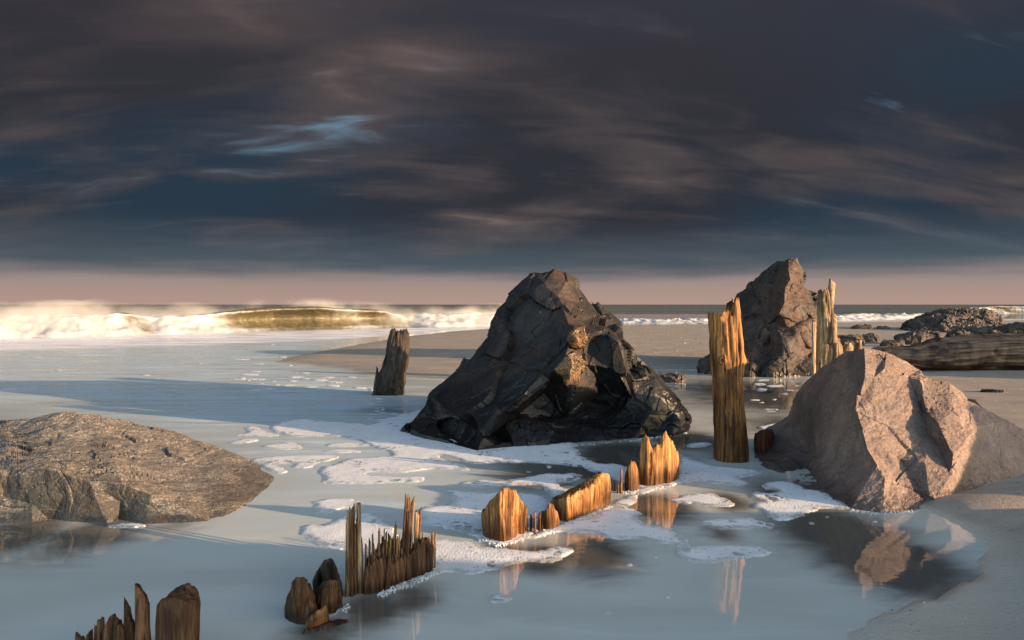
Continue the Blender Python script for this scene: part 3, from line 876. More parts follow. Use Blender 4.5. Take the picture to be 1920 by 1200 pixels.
o = traced_rock('tall_boulder', O, R, 1.8, M['brown_stone'], 4, dict(chunk=0.42, chunk_amp=0.045, fine=0.16, fine_amp=0.016, crack_amp=0.02, seed=5), soft=0.12, lift=0.0)
tag(o, 'tall brown boulder rising behind the upright wooden posts', 'boulder')

def stone(name, label, *a, group=None, **k):
    o = hull_rock(name, *a, **k)
    return tag(o, label, 'rock', group)
stone('rock', 'low dark rounded rock against the left foot of the tall boulder', 1312, 1420, 659, 703, M['brown_stone'], 21, deep=0.7, levels=4)
stone('rock', 'small pointed rock chip lit at the foot of the tall boulder', 1398, 1428, 678, 707, M['brown_stone'], 22, deep=0.7, levels=3)
stone('rock', 'lit angular rock in front of the tall boulder at the water', 1430, 1488, 668, 708, M['brown_stone'], 23, deep=0.6, levels=4)
stone('rock', 'small flat brown rock just right of the large dark boulder', 1236, 1291, 700, 718, M['far_stone'], 24, deep=0.7, levels=3)

# --- low slab at the left
O = [(-260, 830, 5.6), (-120, 803, 5.5), (0, 791, 5.35), (54, 785, 5.3), (89, 778, 5.3), (116, 775, 5.3), (152, 776, 5.3), (190, 786, 5.3), (230, 797, 5.3), (298, 811, 5.3), (352, 830, 5.2), (406, 845, 5.15), (447, 863, 5.0), (487, 879, 4.85),
     (528, 898, 'w'), (512, 912, 'w'), (482, 936, 'w'), (457, 953, 'w'), (415, 974, 'w'), (396, 978, 'w'), (340, 981, 'w'), (271, 984, 'w'), (200, 982, 'w'), (135, 979, 'w'), (60, 980, 'w'), (0, 983, 'w'), (-120, 986, 'w'), (-260, 960, 'w')]
R = [[(-260, 900, 4.1), (-120, 888, 3.86), (0, 884, 3.80), (27, 880, 3.81), (81, 876, 3.83), (116, 884, 3.81), (135, 897, 3.79), (168, 903, 3.79), (230, 909, 3.79), (284, 928, 3.79), (338, 947, 3.78), (396, 978, 'w')],
     [(168, 903, 3.79), (120, 930, 3.80), (95, 978, 3.80)], [(230, 909, 3.79), (225, 940, 3.82), (220, 981, 3.79)], [(300, 900, 4.22), (380, 925, 4.1), (440, 943, 4.02)], [(60, 850, 4.4), (90, 845, 4.45), (160, 848, 4.45)],
     [(70, 820, 4.85), (200, 830, 4.85), (330, 865, 4.72), (430, 903, 4.40), (480, 905, 4.5)], [(0, 930, 3.82), (60, 945, 3.77), (120, 930, 3.80)]]
o = traced_rock('flat_rock', O, R, 0.5, M['barnacle_stone'], 5, dict(chunk=0.25, chunk_amp=0.012, fine=0.05, fine_amp=0.0045, crack_amp=0.006, seed=12, calm=0.16), soft=0.12)
tag(o, 'low flat barnacle covered rock slab at the left edge', 'rock')

# --- stones far up the beach
g = 'stones scattered up the beach'
o = traced_rock('beach_rock', [(1697, 624, 'w'), (1704, 612, 28.9), (1722, 601, 29.2), (1745, 592, 29.4), (1765, 585, 29.6), (1785, 580, 29.8), (1800, 581, 29.8), (1818, 577, 29.9), (1836, 580, 29.9), (1852, 577, 29.9), (1868, 583, 29.9), (1880, 592, 29.8), (1885, 606, 29.4), (1880, 624, 'w'),
                              (1850, 628, 'w'), (1810, 629, 'w'), (1770, 629, 'w'), (1730, 627, 'w')],
                [[(1785, 580, 29.8), (1768, 598, 28.7), (1772, 629, 'w')], [(1818, 577, 29.9), (1805, 598, 28.9), (1810, 629, 'w')], [(1852, 577, 29.9), (1845, 600, 29.0), (1850, 628, 'w')], [(1768, 598, 28.7), (1805, 598, 28.9), (1845, 600, 29.0)], [(1722, 601, 29.2), (1745, 610, 28.5)]],
                2.0, M['far_stone'], 5, dict(chunk=0.42, chunk_amp=0.10, fine=0.2, fine_amp=0.03, crack_amp=0.06, seed=31), lift=0.05, soft=0.08)
tag(o, 'wide rugged boulder far up the beach near the surf', 'rock', g)
stone('beach_rock', 'small dark rock left of the pair near the surf', 1600, 1645, 609, 621, M['far_stone'], 32, z0=0.05, deep=0.6, group=g)
stone('beach_rock', 'smaller right rock of the pair near the surf', 1648, 1674, 611, 621, M['far_stone'], 33, z0=0.05, deep=0.7, group=g)
stone('beach_rock', 'rounded dark rock behind the pale wood stubs', 1572, 1632, 627, 655, M['far_stone'], 34, z0=0.05, deep=0.7, levels=4, group=g)
stone('beach_rock', 'rugged rock touching the rounded rock behind the stubs', 1622, 1656, 625, 648, M['far_stone'], 35, z0=0.05, deep=0.8, group=g)
stone('beach_rock', 'small pale rock in front of the log tip', 1657, 1706, 637, 656, M['brown_stone'], 36, z0=0.06, deep=0.7, group=g)
stone('beach_rock', 'dark domed rock with sunlit right side behind the log', 1692, 1785, 621, 652, M['far_stone'], 37, z0=0.06, deep=0.6, levels=4, group=g, flat=0.6)
stone('beach_rock', 'small sunlit stone below the wide rugged boulder', 1782, 1832, 618, 640, M['brown_stone'], 38, z0=0.06, deep=0.6, group=g)
stone('beach_rock', 'dark low rock above the log at the right edge', 1818, 1905, 613, 638, M['far_stone'], 39, z0=0.06, deep=0.6, levels=4, group=g, flat=0.6)
stone('beach_rock', 'pointed pale stone perched above the log', 1858, 1884, 620, 634, M['brown_stone'], 40, z0=0.3, deep=0.7, group=g)
stone('beach_rock', 'large dark rock cut by the right edge above the log', 1886, 1990, 604, 640, M['far_stone'], 41, z0=0.06, deep=0.6, levels=4, group=g, flat=0.6)

# --- driftwood log
def build_log():
    D = 11.3
    n, mm = 110, 150
    verts, faces = [], []
    ctl_top = [(1650, 662), (1672, 655), (1740, 650), (1768, 643), (1790, 635), (1850, 630), (1920, 628), (2200, 622)]
    ctl_bot = [(1650, 680), (1672, 690), (1740, 696), (1800, 698), (1920, 699), (2200, 702)]
    for k in range(mm + 1):
        px = 1650 + (2200 - 1650) * k / mm
        zt, zb = P(px, lerp_poly(ctl_top, px), D).z, P(px, lerp_poly(ctl_bot, px), D).z
        x = P(px, 650, D).x
        r = (zt - zb) / 2; zc = (zt + zb) / 2
        for i in range(n):
            th = 2 * math.pi * i / n
            q = Vector((x * 0.9, math.cos(th) * 9 * r, math.sin(th) * 9 * r))
            g1 = noise.noise(Vector((x * 0.8, q.y * 2.2, q.z * 2.2)))
            g2 = noise.noise(Vector((x * 1.6 + 9, q.y * 5.5, q.z * 5.5)))
            chk = noise.noise(Vector((x * 7.0, q.y * 0.6, q.z * 0.6 + 4)))
            d = 0.032 * g1 + 0.018 * g2 - (0.05 * (g1 + 0.1) ** 2 if g1 < -0.1 else 0)
            if chk > 0.42 and 0.0 < math.sin(th) + 0.5: d -= 0.10 * (chk - 0.42)
            d += 0.05 * noise.noise(Vector((x * 0.9, math.cos(th), math.sin(th) + 2)))
            rr = r + d
            verts.append((x, D + 0.35 - math.cos(th) * rr * 1.15, zc + math.sin(th) * rr))
    for k in range(mm):
        for i in range(n):
            j = (i + 1) % n
            faces.append((k * n + i, (k + 1) * n + i, (k + 1) * n + j, k * n + j))
    for k in (0, mm):
        c = len(verts); ringv = verts[k * n:(k + 1) * n]
        verts.append(tuple(np.mean(np.array(ringv), axis=0)))
        for i in range(n):
            faces.append((k * n + i, k * n + (i + 1) % n, c))
    return mesh_obj('driftwood_log', verts, faces, M['log_wood'])
tag(build_log(), 'long cracked driftwood log lying on the sand at right', 'log')

o = hull_rock('seaweed_scrap', 1846, 1892, 731, 736, M['basalt'], 61, z0=0.075, deep=0.45, levels=3, flat=0.8, disp=dict(chunk=0.05, chunk_amp=0.012, fine=0.02, fine_amp=0.004))
tag(o, 'small dark scrap of seaweed on the sand right of the tan boulder', 'seaweed')

# ------------------------------------------------------------------ posts and stumps
# leaning grey post
root = empty('leaning_post', (P(727, 742, GY(727, 742)).x, GY(727, 742), 0))
tag(root, 'dark weathered post leaning right beside the large dark boulder', 'post')
D = GY(727, 742)
post('shaft', D, 0.30, [(733, 617), (725, 662), (716, 690), (706, 705), (698, 742)], [(768, 617), (769, 650), (765, 683), (760, 708), (757, 742)],
     [(733, 620), (737, 616), (742, 623), (749, 617), (754, 625), (760, 615), (764, 621), (769, 627)], M['grey_wood'], root, n=150, m=46, grain=0.016, gfreq=26, jag=0.03, jfreq=22, hollow=0.05, seed=2, rot=0.022)
splinter('spur', (695, 742), (712, 742), (706, 690), (709, 692), D + 0.05, D + 0.06, 0.10, M['grey_wood'], root, 3)

# tall post
root = empty('tall_post', (P(1371, 868, GY(1371, 868)).x, GY(1371, 868), 0))
tag(root, 'tall golden wooden post with broken top standing in the pool', 'post')
D = GY(1371, 868)
zk = P(1348, 676, D).z
post('shaft', D, 0.24, [(1327, 557), (1329, 600), (1339, 714), (1340, 780), (1340, 868)], [(1383, 557), (1387, 609), (1392, 645), (1395, 675), (1390, 706), (1391, 738), (1398, 790), (1403, 868)],
     [(1327, 587), (1334, 585), (1342, 590), (1350, 584), (1357, 578), (1361, 584), (1364, 600), (1367, 588), (1370, 562), (1374, 558), (1380, 558), (1384, 568)],
     M['post_wood'], root, n=170, m=70, grain=0.010, gfreq=38, jag=0.030, jfreq=45, hollow=0.12, seed=4, rot=0.009, back_drop=0.03,
     knots=((0.66, zk, 0.035, 0.013), (0.93, zk, 0.04, 0.015)))

def knot(px, py, Yk, r, parent, side):
    c = P(px, py, Yk)
    V, F = [], []
    n, rr = 18, (1.5, 1.15, 0.95, 0.7, 0.45, 0.2)
    hh = (-0.010, 0.004, 0.008, 0.002, 0.001, 0.003)
    ax = Vector((side, -1, 0)).normalized(); tx = Vector((1, side, 0)).normalized()
    for q, h_ in zip(rr, hh):
        for i in range(n):
            a = 2 * math.pi * i / n
            w_ = 1 + 0.15 * noise.noise(Vector((i * 0.8, q * 3, px)))
            p = c + tx * (math.cos(a) * r * q * w_) + Vector((0, 0, math.sin(a) * r * q * 1.15 * w_)) + ax * h_
            V.append(tuple(p))
    for k in range(len(rr) - 1):
        for i in range(n):
            j = (i + 1) % n
            F.append((k * n + i, k * n + j, (k + 1) * n + j, (k + 1) * n + i))
    F.append(tuple((len(rr) - 1) * n + i for i in range(n)))
    return mesh_obj('knot', V, F, M['knot_wood'], parent)
knot(1354, 676, D + 0.012, 0.020, root, -0.15)
knot(1389, 675, D + 0.060, 0.022, root, 1.2)

# pale split post behind the tan boulder, with its slivers
D = GY(1545, 742)
root = empty('split_post', (P(1550, 742, D).x, D, 0))
tag(root, 'tall pale split post with forked top behind the tan boulder', 'post')
post('shaft', D, 0.24, [(1535, 545), (1535, 600), (1534, 625), (1528, 690), (1526, 742)], [(1552, 545), (1557, 580), (1566, 612), (1568, 635), (1577, 650), (1582, 690), (1582, 742)],
     [(1535, 547), (1540, 544), (1546, 541), (1550, 548), (1553, 570)], M['pale_wood'], root, n=120, m=50, grain=0.010, gfreq=36, jag=0.03, jfreq=36, hollow=0.08, seed=6, rot=0.012)
splinter('fork', (1542, 600), (1558, 600), (1555, 529), (1567, 527), D + 0.08, D + 0.12, 0.14, M['pale_wood'], root, 7, sink=0.02)
splinter('fork', (1553, 640), (1568, 640), (1557, 580), (1567, 590), D + 0.02, D + 0.06, 0.14, M['pale_wood'], root, 8, sink=0.02)
splinter('sliver', (1523, 735), (1529, 735), (1522, 604), (1530, 603), D - 0.03, D - 0.03, 0.06, M['pale_wood'], root, 9)
splinter('sliver', (1561, 700), (1578, 700), (1563, 634), (1575, 637), D - 0.01, D + 0.02, 0.12, M['pale_wood'], root, 10)
for lab, x0, x1, yt, s in (('ragged pale stub just right of the forked split post', 1579, 1598, 641, 11), ('thin pointed pale stub nearest the tan boulder top', 1603, 1614, 636, 12)):
    D2 = D + 0.3
    o = post('wood_stub', D2, 0.12, [(x0, 640), (x0 - 1, 735)], [(x1, 640), (x1 + 2, 735)], [(x0, yt + 14), (x0 + (x1 - x0) * 0.35, yt + 3), (x0 + (x1 - x0) * 0.6, yt), (x1, yt + 6)],
             M['pale_wood'], None, n=60, m=24, grain=0.006, gfreq=50, jag=0.035, jfreq=45, hollow=0.03, seed=s)
    tag(o, lab, 'stub', 'pale wooden stubs')

# dark red stump tip beside the tan boulder
o = timber('stump_tip', block_ring([(1415, 852, 812), (1432, 856, 806), (1450, 852, 806), (1452, 842, 812), (1432, 838, 816), (1416, 842, 816)]), M['red_wood'], None, n=60, m=14, grain=0.008, jag=0.02, seed=13, rot=0.01)
tag(o, 'small dark red stump tip at the left foot of the tan boulder', 'stump')

# row of sunlit broken piles, back to front
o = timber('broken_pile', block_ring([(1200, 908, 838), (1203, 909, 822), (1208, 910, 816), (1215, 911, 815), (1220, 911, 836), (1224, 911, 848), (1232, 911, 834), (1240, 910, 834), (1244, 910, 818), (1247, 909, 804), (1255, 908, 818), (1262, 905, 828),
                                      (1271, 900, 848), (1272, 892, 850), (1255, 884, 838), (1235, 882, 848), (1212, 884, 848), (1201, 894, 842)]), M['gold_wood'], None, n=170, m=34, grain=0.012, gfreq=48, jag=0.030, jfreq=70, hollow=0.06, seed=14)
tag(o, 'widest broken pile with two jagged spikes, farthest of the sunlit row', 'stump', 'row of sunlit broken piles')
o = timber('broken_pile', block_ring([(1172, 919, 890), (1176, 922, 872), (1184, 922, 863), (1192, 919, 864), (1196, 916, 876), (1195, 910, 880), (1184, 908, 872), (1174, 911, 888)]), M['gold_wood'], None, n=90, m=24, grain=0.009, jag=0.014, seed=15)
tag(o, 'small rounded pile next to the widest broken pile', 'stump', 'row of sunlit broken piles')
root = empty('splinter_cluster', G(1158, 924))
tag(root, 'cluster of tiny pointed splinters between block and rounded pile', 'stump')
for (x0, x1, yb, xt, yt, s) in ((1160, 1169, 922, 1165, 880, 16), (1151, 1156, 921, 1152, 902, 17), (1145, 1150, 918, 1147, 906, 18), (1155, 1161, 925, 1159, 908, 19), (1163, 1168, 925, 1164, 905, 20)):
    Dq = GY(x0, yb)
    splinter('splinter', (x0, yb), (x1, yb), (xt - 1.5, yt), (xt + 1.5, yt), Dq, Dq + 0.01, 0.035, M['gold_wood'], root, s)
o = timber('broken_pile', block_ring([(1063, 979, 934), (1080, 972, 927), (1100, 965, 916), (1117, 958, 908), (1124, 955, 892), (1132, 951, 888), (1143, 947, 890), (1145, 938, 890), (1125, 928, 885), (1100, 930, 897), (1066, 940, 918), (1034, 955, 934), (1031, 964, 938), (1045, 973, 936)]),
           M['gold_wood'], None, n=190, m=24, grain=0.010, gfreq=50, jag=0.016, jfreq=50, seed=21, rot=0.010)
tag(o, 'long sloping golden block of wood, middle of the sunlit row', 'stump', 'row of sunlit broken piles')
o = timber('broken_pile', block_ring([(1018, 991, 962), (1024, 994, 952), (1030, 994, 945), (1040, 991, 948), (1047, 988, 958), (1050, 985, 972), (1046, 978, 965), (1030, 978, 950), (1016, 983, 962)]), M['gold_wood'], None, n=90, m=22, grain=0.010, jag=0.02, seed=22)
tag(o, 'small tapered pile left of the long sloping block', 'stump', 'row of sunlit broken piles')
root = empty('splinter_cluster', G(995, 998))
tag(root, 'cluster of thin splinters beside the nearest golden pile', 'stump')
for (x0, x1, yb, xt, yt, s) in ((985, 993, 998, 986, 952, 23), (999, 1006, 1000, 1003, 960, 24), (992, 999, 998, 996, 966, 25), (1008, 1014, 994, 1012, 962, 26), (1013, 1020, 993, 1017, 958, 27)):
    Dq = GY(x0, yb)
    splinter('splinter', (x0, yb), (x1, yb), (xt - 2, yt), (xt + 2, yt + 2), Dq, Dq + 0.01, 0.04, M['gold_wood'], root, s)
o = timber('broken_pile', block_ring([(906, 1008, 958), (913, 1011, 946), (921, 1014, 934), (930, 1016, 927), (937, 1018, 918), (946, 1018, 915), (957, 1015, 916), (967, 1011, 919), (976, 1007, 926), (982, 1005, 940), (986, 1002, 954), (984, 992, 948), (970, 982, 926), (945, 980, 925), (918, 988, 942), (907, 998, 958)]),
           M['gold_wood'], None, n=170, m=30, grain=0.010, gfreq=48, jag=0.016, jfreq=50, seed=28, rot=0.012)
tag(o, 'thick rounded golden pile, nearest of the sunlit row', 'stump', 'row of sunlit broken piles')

# splintered pile in the foreground
root = empty('splintered_pile', G(730, 1100))
tag(root, 'shattered pile of tall thin splinters in the foreground water', 'stump')
timber('core', block_ring([(684, 1115, 1069), (700, 1113, 1057), (712, 1111, 1051), (724, 1106, 1047), (738, 1101, 1049), (752, 1096, 1045), (770, 1090, 1039), (780, 1086, 1029), (790, 1081, 1017), (797, 1078, 1009), (806, 1075, 1017), (813, 1072, 1023),
                           (812, 1062, 1025), (795, 1058, 1015), (770, 1062, 1017), (745, 1070, 1011), (728, 1076, 1013), (715, 1084, 1021), (695, 1096, 1039), (684, 1104, 1059)]), M['brown_wood'], root, n=220, m=26, grain=0.010, gfreq=80, jag=0.05, jfreq=95, hollow=0.06, seed=30, caps=9)
spl = [  # base px0, px1, py, tip px0, px1, py, thickness
    (648, 657, 1118, 651, 657, 960, 0.030), (656, 664, 1119, 655, 661, 955, 0.026), (660, 667, 1114, 659, 665, 949, 0.020),
    (672, 681, 1113, 669, 676, 943, 0.028), (668, 675, 1112, 668, 673, 968, 0.022),
    (646, 652, 1120, 649, 653, 975, 0.022), (663, 669, 1117, 663, 667, 985, 0.018), (677, 684, 1114, 675, 679, 1005, 0.022), (664, 672, 1116, 665, 669, 1040, 0.02),
    (683, 687, 1112, 685, 687, 1020, 0.02), (688, 693, 1111, 692, 694, 1011, 0.018), (693, 697, 1112, 698, 700, 1011, 0.016), (697, 703, 1113, 699, 703, 1040, 0.02), (703, 708, 1112, 702, 703, 1028, 0.016), (707, 713, 1111, 709, 713, 1034, 0.02),
    (715, 722, 1110, 728, 733, 1028, 0.022), (722, 726, 1104, 735, 737, 1040, 0.018), (712, 718, 1112, 716, 719, 1075, 0.02),
    (714, 719, 1085, 716, 718, 1006, 0.02), (721, 726, 1084, 723, 725, 998, 0.02), (733, 737, 1080, 740, 742, 985, 0.012), (727, 733, 1080, 728, 733, 1003, 0.03),
    (742, 751, 1088, 760, 765, 930, 0.030), (751, 758, 1086, 765, 770, 932, 0.028), (757, 765, 1084, 771, 778, 934, 0.030), (755, 761, 1090, 766, 771, 960, 0.02),
    (768, 777, 1080, 779, 786, 961, 0.030), (776, 782, 1075, 786, 790, 955, 0.022), (783, 789, 1078, 785, 789, 1012, 0.02), (736, 742, 1098, 746, 750, 1040, 0.02), (746, 751, 1096, 752, 756, 1030, 0.02)]
for i, (a, b_, yb, c_, d_, yt, tk) in enumerate(spl):
    Db = GY((a + b_) / 2, yb)
    splinter('splinter', (a, yb), (b_, yb), (c_, yt), (d_, yt + 3), Db, Db + 0.03, tk, M['pale_wood'] if i in (0, 3, 5, 23, 24, 26) else M['brown_wood'], root, 50 + i)

rs = random.Random(77)
for i in range(58):
    t = rs.random()
    bx = 686 + 124 * t
    by = float(np.interp(bx, [684, 712, 738, 806], [1114, 1110, 1100, 1074])) - rs.uniform(-2, 30)
    hgt = rs.uniform(40, 96) * (1.0 if bx < 760 else 0.72)
    wd = rs.choice([3.0, 4.0, 5.0, 7.0, 9.0, 11.0])
    lean = rs.gauss(1.5, 3.2) * hgt / 50
    Db = GY(bx, by)
    splinter('splinter', (bx, by), (bx + wd, by), (bx + lean + wd * 0.36, by - hgt), (bx + lean + wd * 0.64, by - hgt + 2), Db, Db + 0.005, rs.uniform(0.006, 0.014), M[rs.choice(['brown_wood', 'brown_wood', 'gold_wood', 'pale_wood', 'gold_wood'])], root, 200 + i)

# rotted stump in front of it
root = empty('rotted_stump', G(597, 1165))
tag(root, 'rounded rotted brown stump left of the shattered pile', 'stump')
kw = dict(grain=0.008, jag=0.012, jfreq=30, rot=0.022, gfreq=45, caps=9)
timber('lobe', block_ring([(585, 1126, 1080), (595, 1128, 1064), (605, 1129, 1054), (616, 1129, 1050), (627, 1128, 1054), (636, 1126, 1068), (645, 1122, 1090), (640, 1112, 1082), (622, 1106, 1054), (602, 1108, 1060), (588, 1116, 1078)]), M['grey_wood'], root, n=100, m=20, seed=70, **kw)
timber('lobe', block_ring([(539, 1158, 1130), (542, 1166, 1104), (550, 1171, 1090), (560, 1173, 1084), (572, 1172, 1083), (582, 1169, 1092), (588, 1160, 1100), (582, 1148, 1092), (562, 1144, 1084), (545, 1150, 1104)]), M['brown_wood'], root, n=110, m=20, seed=71, **kw)
timber('lobe', block_ring([(590, 1145, 1108), (596, 1152, 1096), (606, 1155, 1090), (620, 1155, 1087), (632, 1152, 1090), (640, 1146, 1104), (646, 1138, 1118), (640, 1128, 1100), (620, 1124, 1088), (600, 1128, 1094)]), M['brown_wood'], root, n=110, m=20, seed=72, **kw)
timber('shard', block_ring([(543, 1163, 1124), (548, 1166, 1118), (556, 1167, 1120), (558, 1160, 1124), (547, 1157, 1124)]), M['gold_wood'], root, n=50, m=12, seed=73, grain=0.004, jag=0.01)
timber('shard', block_ring([(568, 1166, 1136), (580, 1170, 1126), (592, 1166, 1132), (596, 1156, 1136), (580, 1152, 1128), (568, 1158, 1136)]), M['brown_wood'], root, n=60, m=12, seed=74, grain=0.004, jag=0.01)
timber('shard', block_ring([(572, 1186, 1166), (585, 1186, 1152), (604, 1178, 1142), (616, 1170, 1134), (617, 1162, 1150), (600, 1165, 1154), (580, 1174, 1164)]), M['gold_wood'], root, n=80, m=12, seed=75, grain=0.004, jag=0.008)
timber('shard', block_ring([(568, 1190, 1182), (600, 1184, 1176), (630, 1174, 1166), (655, 1168, 1163), (650, 1160, 1160), (620, 1164, 1162), (580, 1178, 1174)]), M['brown_wood'], root, n=90, m=8, seed=76, grain=0.004, jag=0.006)

# two piles cut by the lower edge
D = GY(332, 1262)
o = post('round_post', D, 0.13, [(302, 1092), (299, 1130), (296, 1200), (294, 1262)], [(366, 1092), (368, 1140), (369, 1262)],
         [(301, 1130), (307, 1121), (316, 1114), (328, 1109), (340, 1107), (352, 1110), (361, 1117), (367, 1128)], M['brown_wood'], None, n=150, m=50, grain=0.006, gfreq=75, jag=0.007, jfreq=70, seed=80, rot=0.007, hollow=-0.01)
tag(o, 'round topped brown post cut by the lower edge', 'post')
root = empty('ragged_pile', G(220, 1262))
tag(root, 'ragged brown splinters rising left of the round topped post', 'stump')
for i, (a, b_, c_, d_, yt, tk) in enumerate([(248, 287, 256, 278, 1112, 0.07), (228, 249, 234, 246, 1137, 0.05), (210, 230, 210, 228, 1158, 0.06), (196, 212, 196, 206, 1166, 0.05), (180, 197, 184, 194, 1160, 0.05), (160, 182, 163, 172, 1184, 0.05), (138, 162, 143, 160, 1192, 0.05),
                                             (236, 262, 246, 250, 1165, 0.05), (204, 222, 216, 221, 1157, 0.03), (216, 240, 222, 232, 1172, 0.05), (172, 190, 178, 183, 1178, 0.03)]):
    Db = GY((a + b_) / 2, 1262) + 0.03 * (i % 3)
    splinter('splinter', (a, 1262), (b_, 1262), (c_, yt), (d_, yt + 4), Db, Db + 0.02, tk, M['brown_wood'], root, 90 + i)

# ------------------------------------------------------------------ foam on the pool
m, b = new_mat('foam')
pos = world_pos(b)
v1 = b.n('ShaderNodeTexVoronoi', None, Vector=pos, Scale=70.0)
v2 = b.n('ShaderNodeTexVoronoi', None, Vector=pos, Scale=190.0)
n1 = b.noise(pos, 5, 4, 0.6)
edge_d = b.n('ShaderNodeAttribute', {'attribute_name': 'inset'}).outputs['Fac']
h = b.math('ADD', b.math('MULTIPLY', b.smooth(v1.outputs['Distance'], 0.0, 0.7), -0.7), b.math('MULTIPLY', v2.outputs['Distance'], -0.45))
bp = b.n('ShaderNodeBump', None, Strength=0.35, Distance=0.004, Height=h)
c = b.mix(b.smooth(n1, 0.3, 0.7), (0.62, 0.645, 0.665), (0.76, 0.77, 0.775))
bs = b.n('ShaderNodeBsdfPrincipled', None, Base_Color=c, Roughness=0.45, Normal=bp)
bs.inputs['Specular IOR Level'].default_value = 0.3
tr = b.n('ShaderNodeBsdfTransparent')
# popped bubbles leave holes, more of them towards the rim
cellr = b.n('ShaderNodeSeparateColor', None, Color=v1.outputs['Color']).outputs[0]
thr = b.math('ADD', b.math('MULTIPLY', b.smooth(edge_d, 0.0, 0.10), -0.16), 0.22)
hole = b.math('MULTIPLY', b.math('LESS_THAN', cellr, thr), b.math('LESS_THAN', v1.outputs['Distance'], 0.36))
v3 = b.n('ShaderNodeTexVoronoi', {'feature': 'DISTANCE_TO_EDGE'}, Vector=b.n('ShaderNodeVectorMath', {'operation': 'MULTIPLY_ADD'}, i0=b.n('ShaderNodeTexNoise', None, Vector=pos, Scale=9.0, Detail=3.0).outputs['Color'], i1=(0.16, 0.16, 0), i2=b.mapping(pos, (1, 0.7, 1))).outputs[0], Scale=11.0)
thin = b.smooth(b.math('ADD', b.noise(pos, 3.2, 5, 0.65), b.smooth(edge_d, 0.0, 0.16, 0.00, 0.10)), 0.53, 0.41)
lace = b.math('MULTIPLY', thin, b.smooth(v3.outputs['Distance'], 0.05, 0.16))
fz = b.math('MAXIMUM', b.math('MULTIPLY', hole, 0.8), b.math('MULTIPLY', lace, 0.85))
fz = b.math('MAXIMUM', fz, b.math('MULTIPLY', b.smooth(edge_d, 0.06, 0.0, 0.05, 0.75), b.smooth(n1, 0.3, 0.6)))
ms = b.n('ShaderNodeMixShader', None, i0=fz, i1=bs, i2=tr)
finish(b, ms)
M['foam'] = m

def foam_mesh(polys, cell, h, seed, rag=0.034):
    V, F, I = [], [], []
    base = 0
    for pl in polys:
        q = chaikin(gp(pl), 2)
        x0, y0 = q.min(0) - 0.08; x1, y1 = q.max(0) + 0.08
        xs = np.arange(x0, x1, cell); ys = np.arange(y0, y1, cell * 1.4)
        X, Y = np.meshgrid(xs, ys)
        d = poly_sdf(X, Y, q)
        d = d + rag * (fbm(X * 9 + seed, Y * 9, 4) * 2.0) + rag * 1.0 * fbm(X * 34 + seed, Y * 34, 3)
        gy, gx = np.gradient(d, cell * 1.4, cell)
        keep = d > 0
        cells = keep[:-1, :-1] | keep[:-1, 1:] | keep[1:, 1:] | keep[1:, :-1]
        # pull the outer corners in to the rim
        out = ~keep
        g2 = np.maximum(gx ** 2 + gy ** 2, 0.05)
        X2 = np.where(out, X - np.clip(d, -1.5 * cell, 0) * gx / g2, X)
        Y2 = np.where(out, Y - np.clip(d, -1.5 * cell, 0) * gy / g2, Y)
        dd = np.maximum(d, 0)
        Z = 0.004 + h * (1 - np.exp(-dd / 0.015)) * (0.75 + 0.9 * (fbm(X * 14, Y * 14, 3) + 0.3)) 
        Z = np.where(out, 0.001, Z)
        ids = np.full(X.shape, -1)
        used = np.zeros(X.shape, dtype=bool)
        used[:-1, :-1] |= cells; used[:-1, 1:] |= cells; used[1:, 1:] |= cells; used[1:, :-1] |= cells
        ids[used] = np.arange(used.sum()) + base
        V.append(np.c_[X2[used], Y2[used], Z[used]]); I.append(dd[used])
        r, cc = np.nonzero(cells)
        F.append(np.c_[ids[r, cc], ids[r, cc + 1], ids[r + 1, cc + 1], ids[r + 1, cc]])
        base += used.sum()
    return np.vstack(V), np.vstack(F), np.concatenate(I)

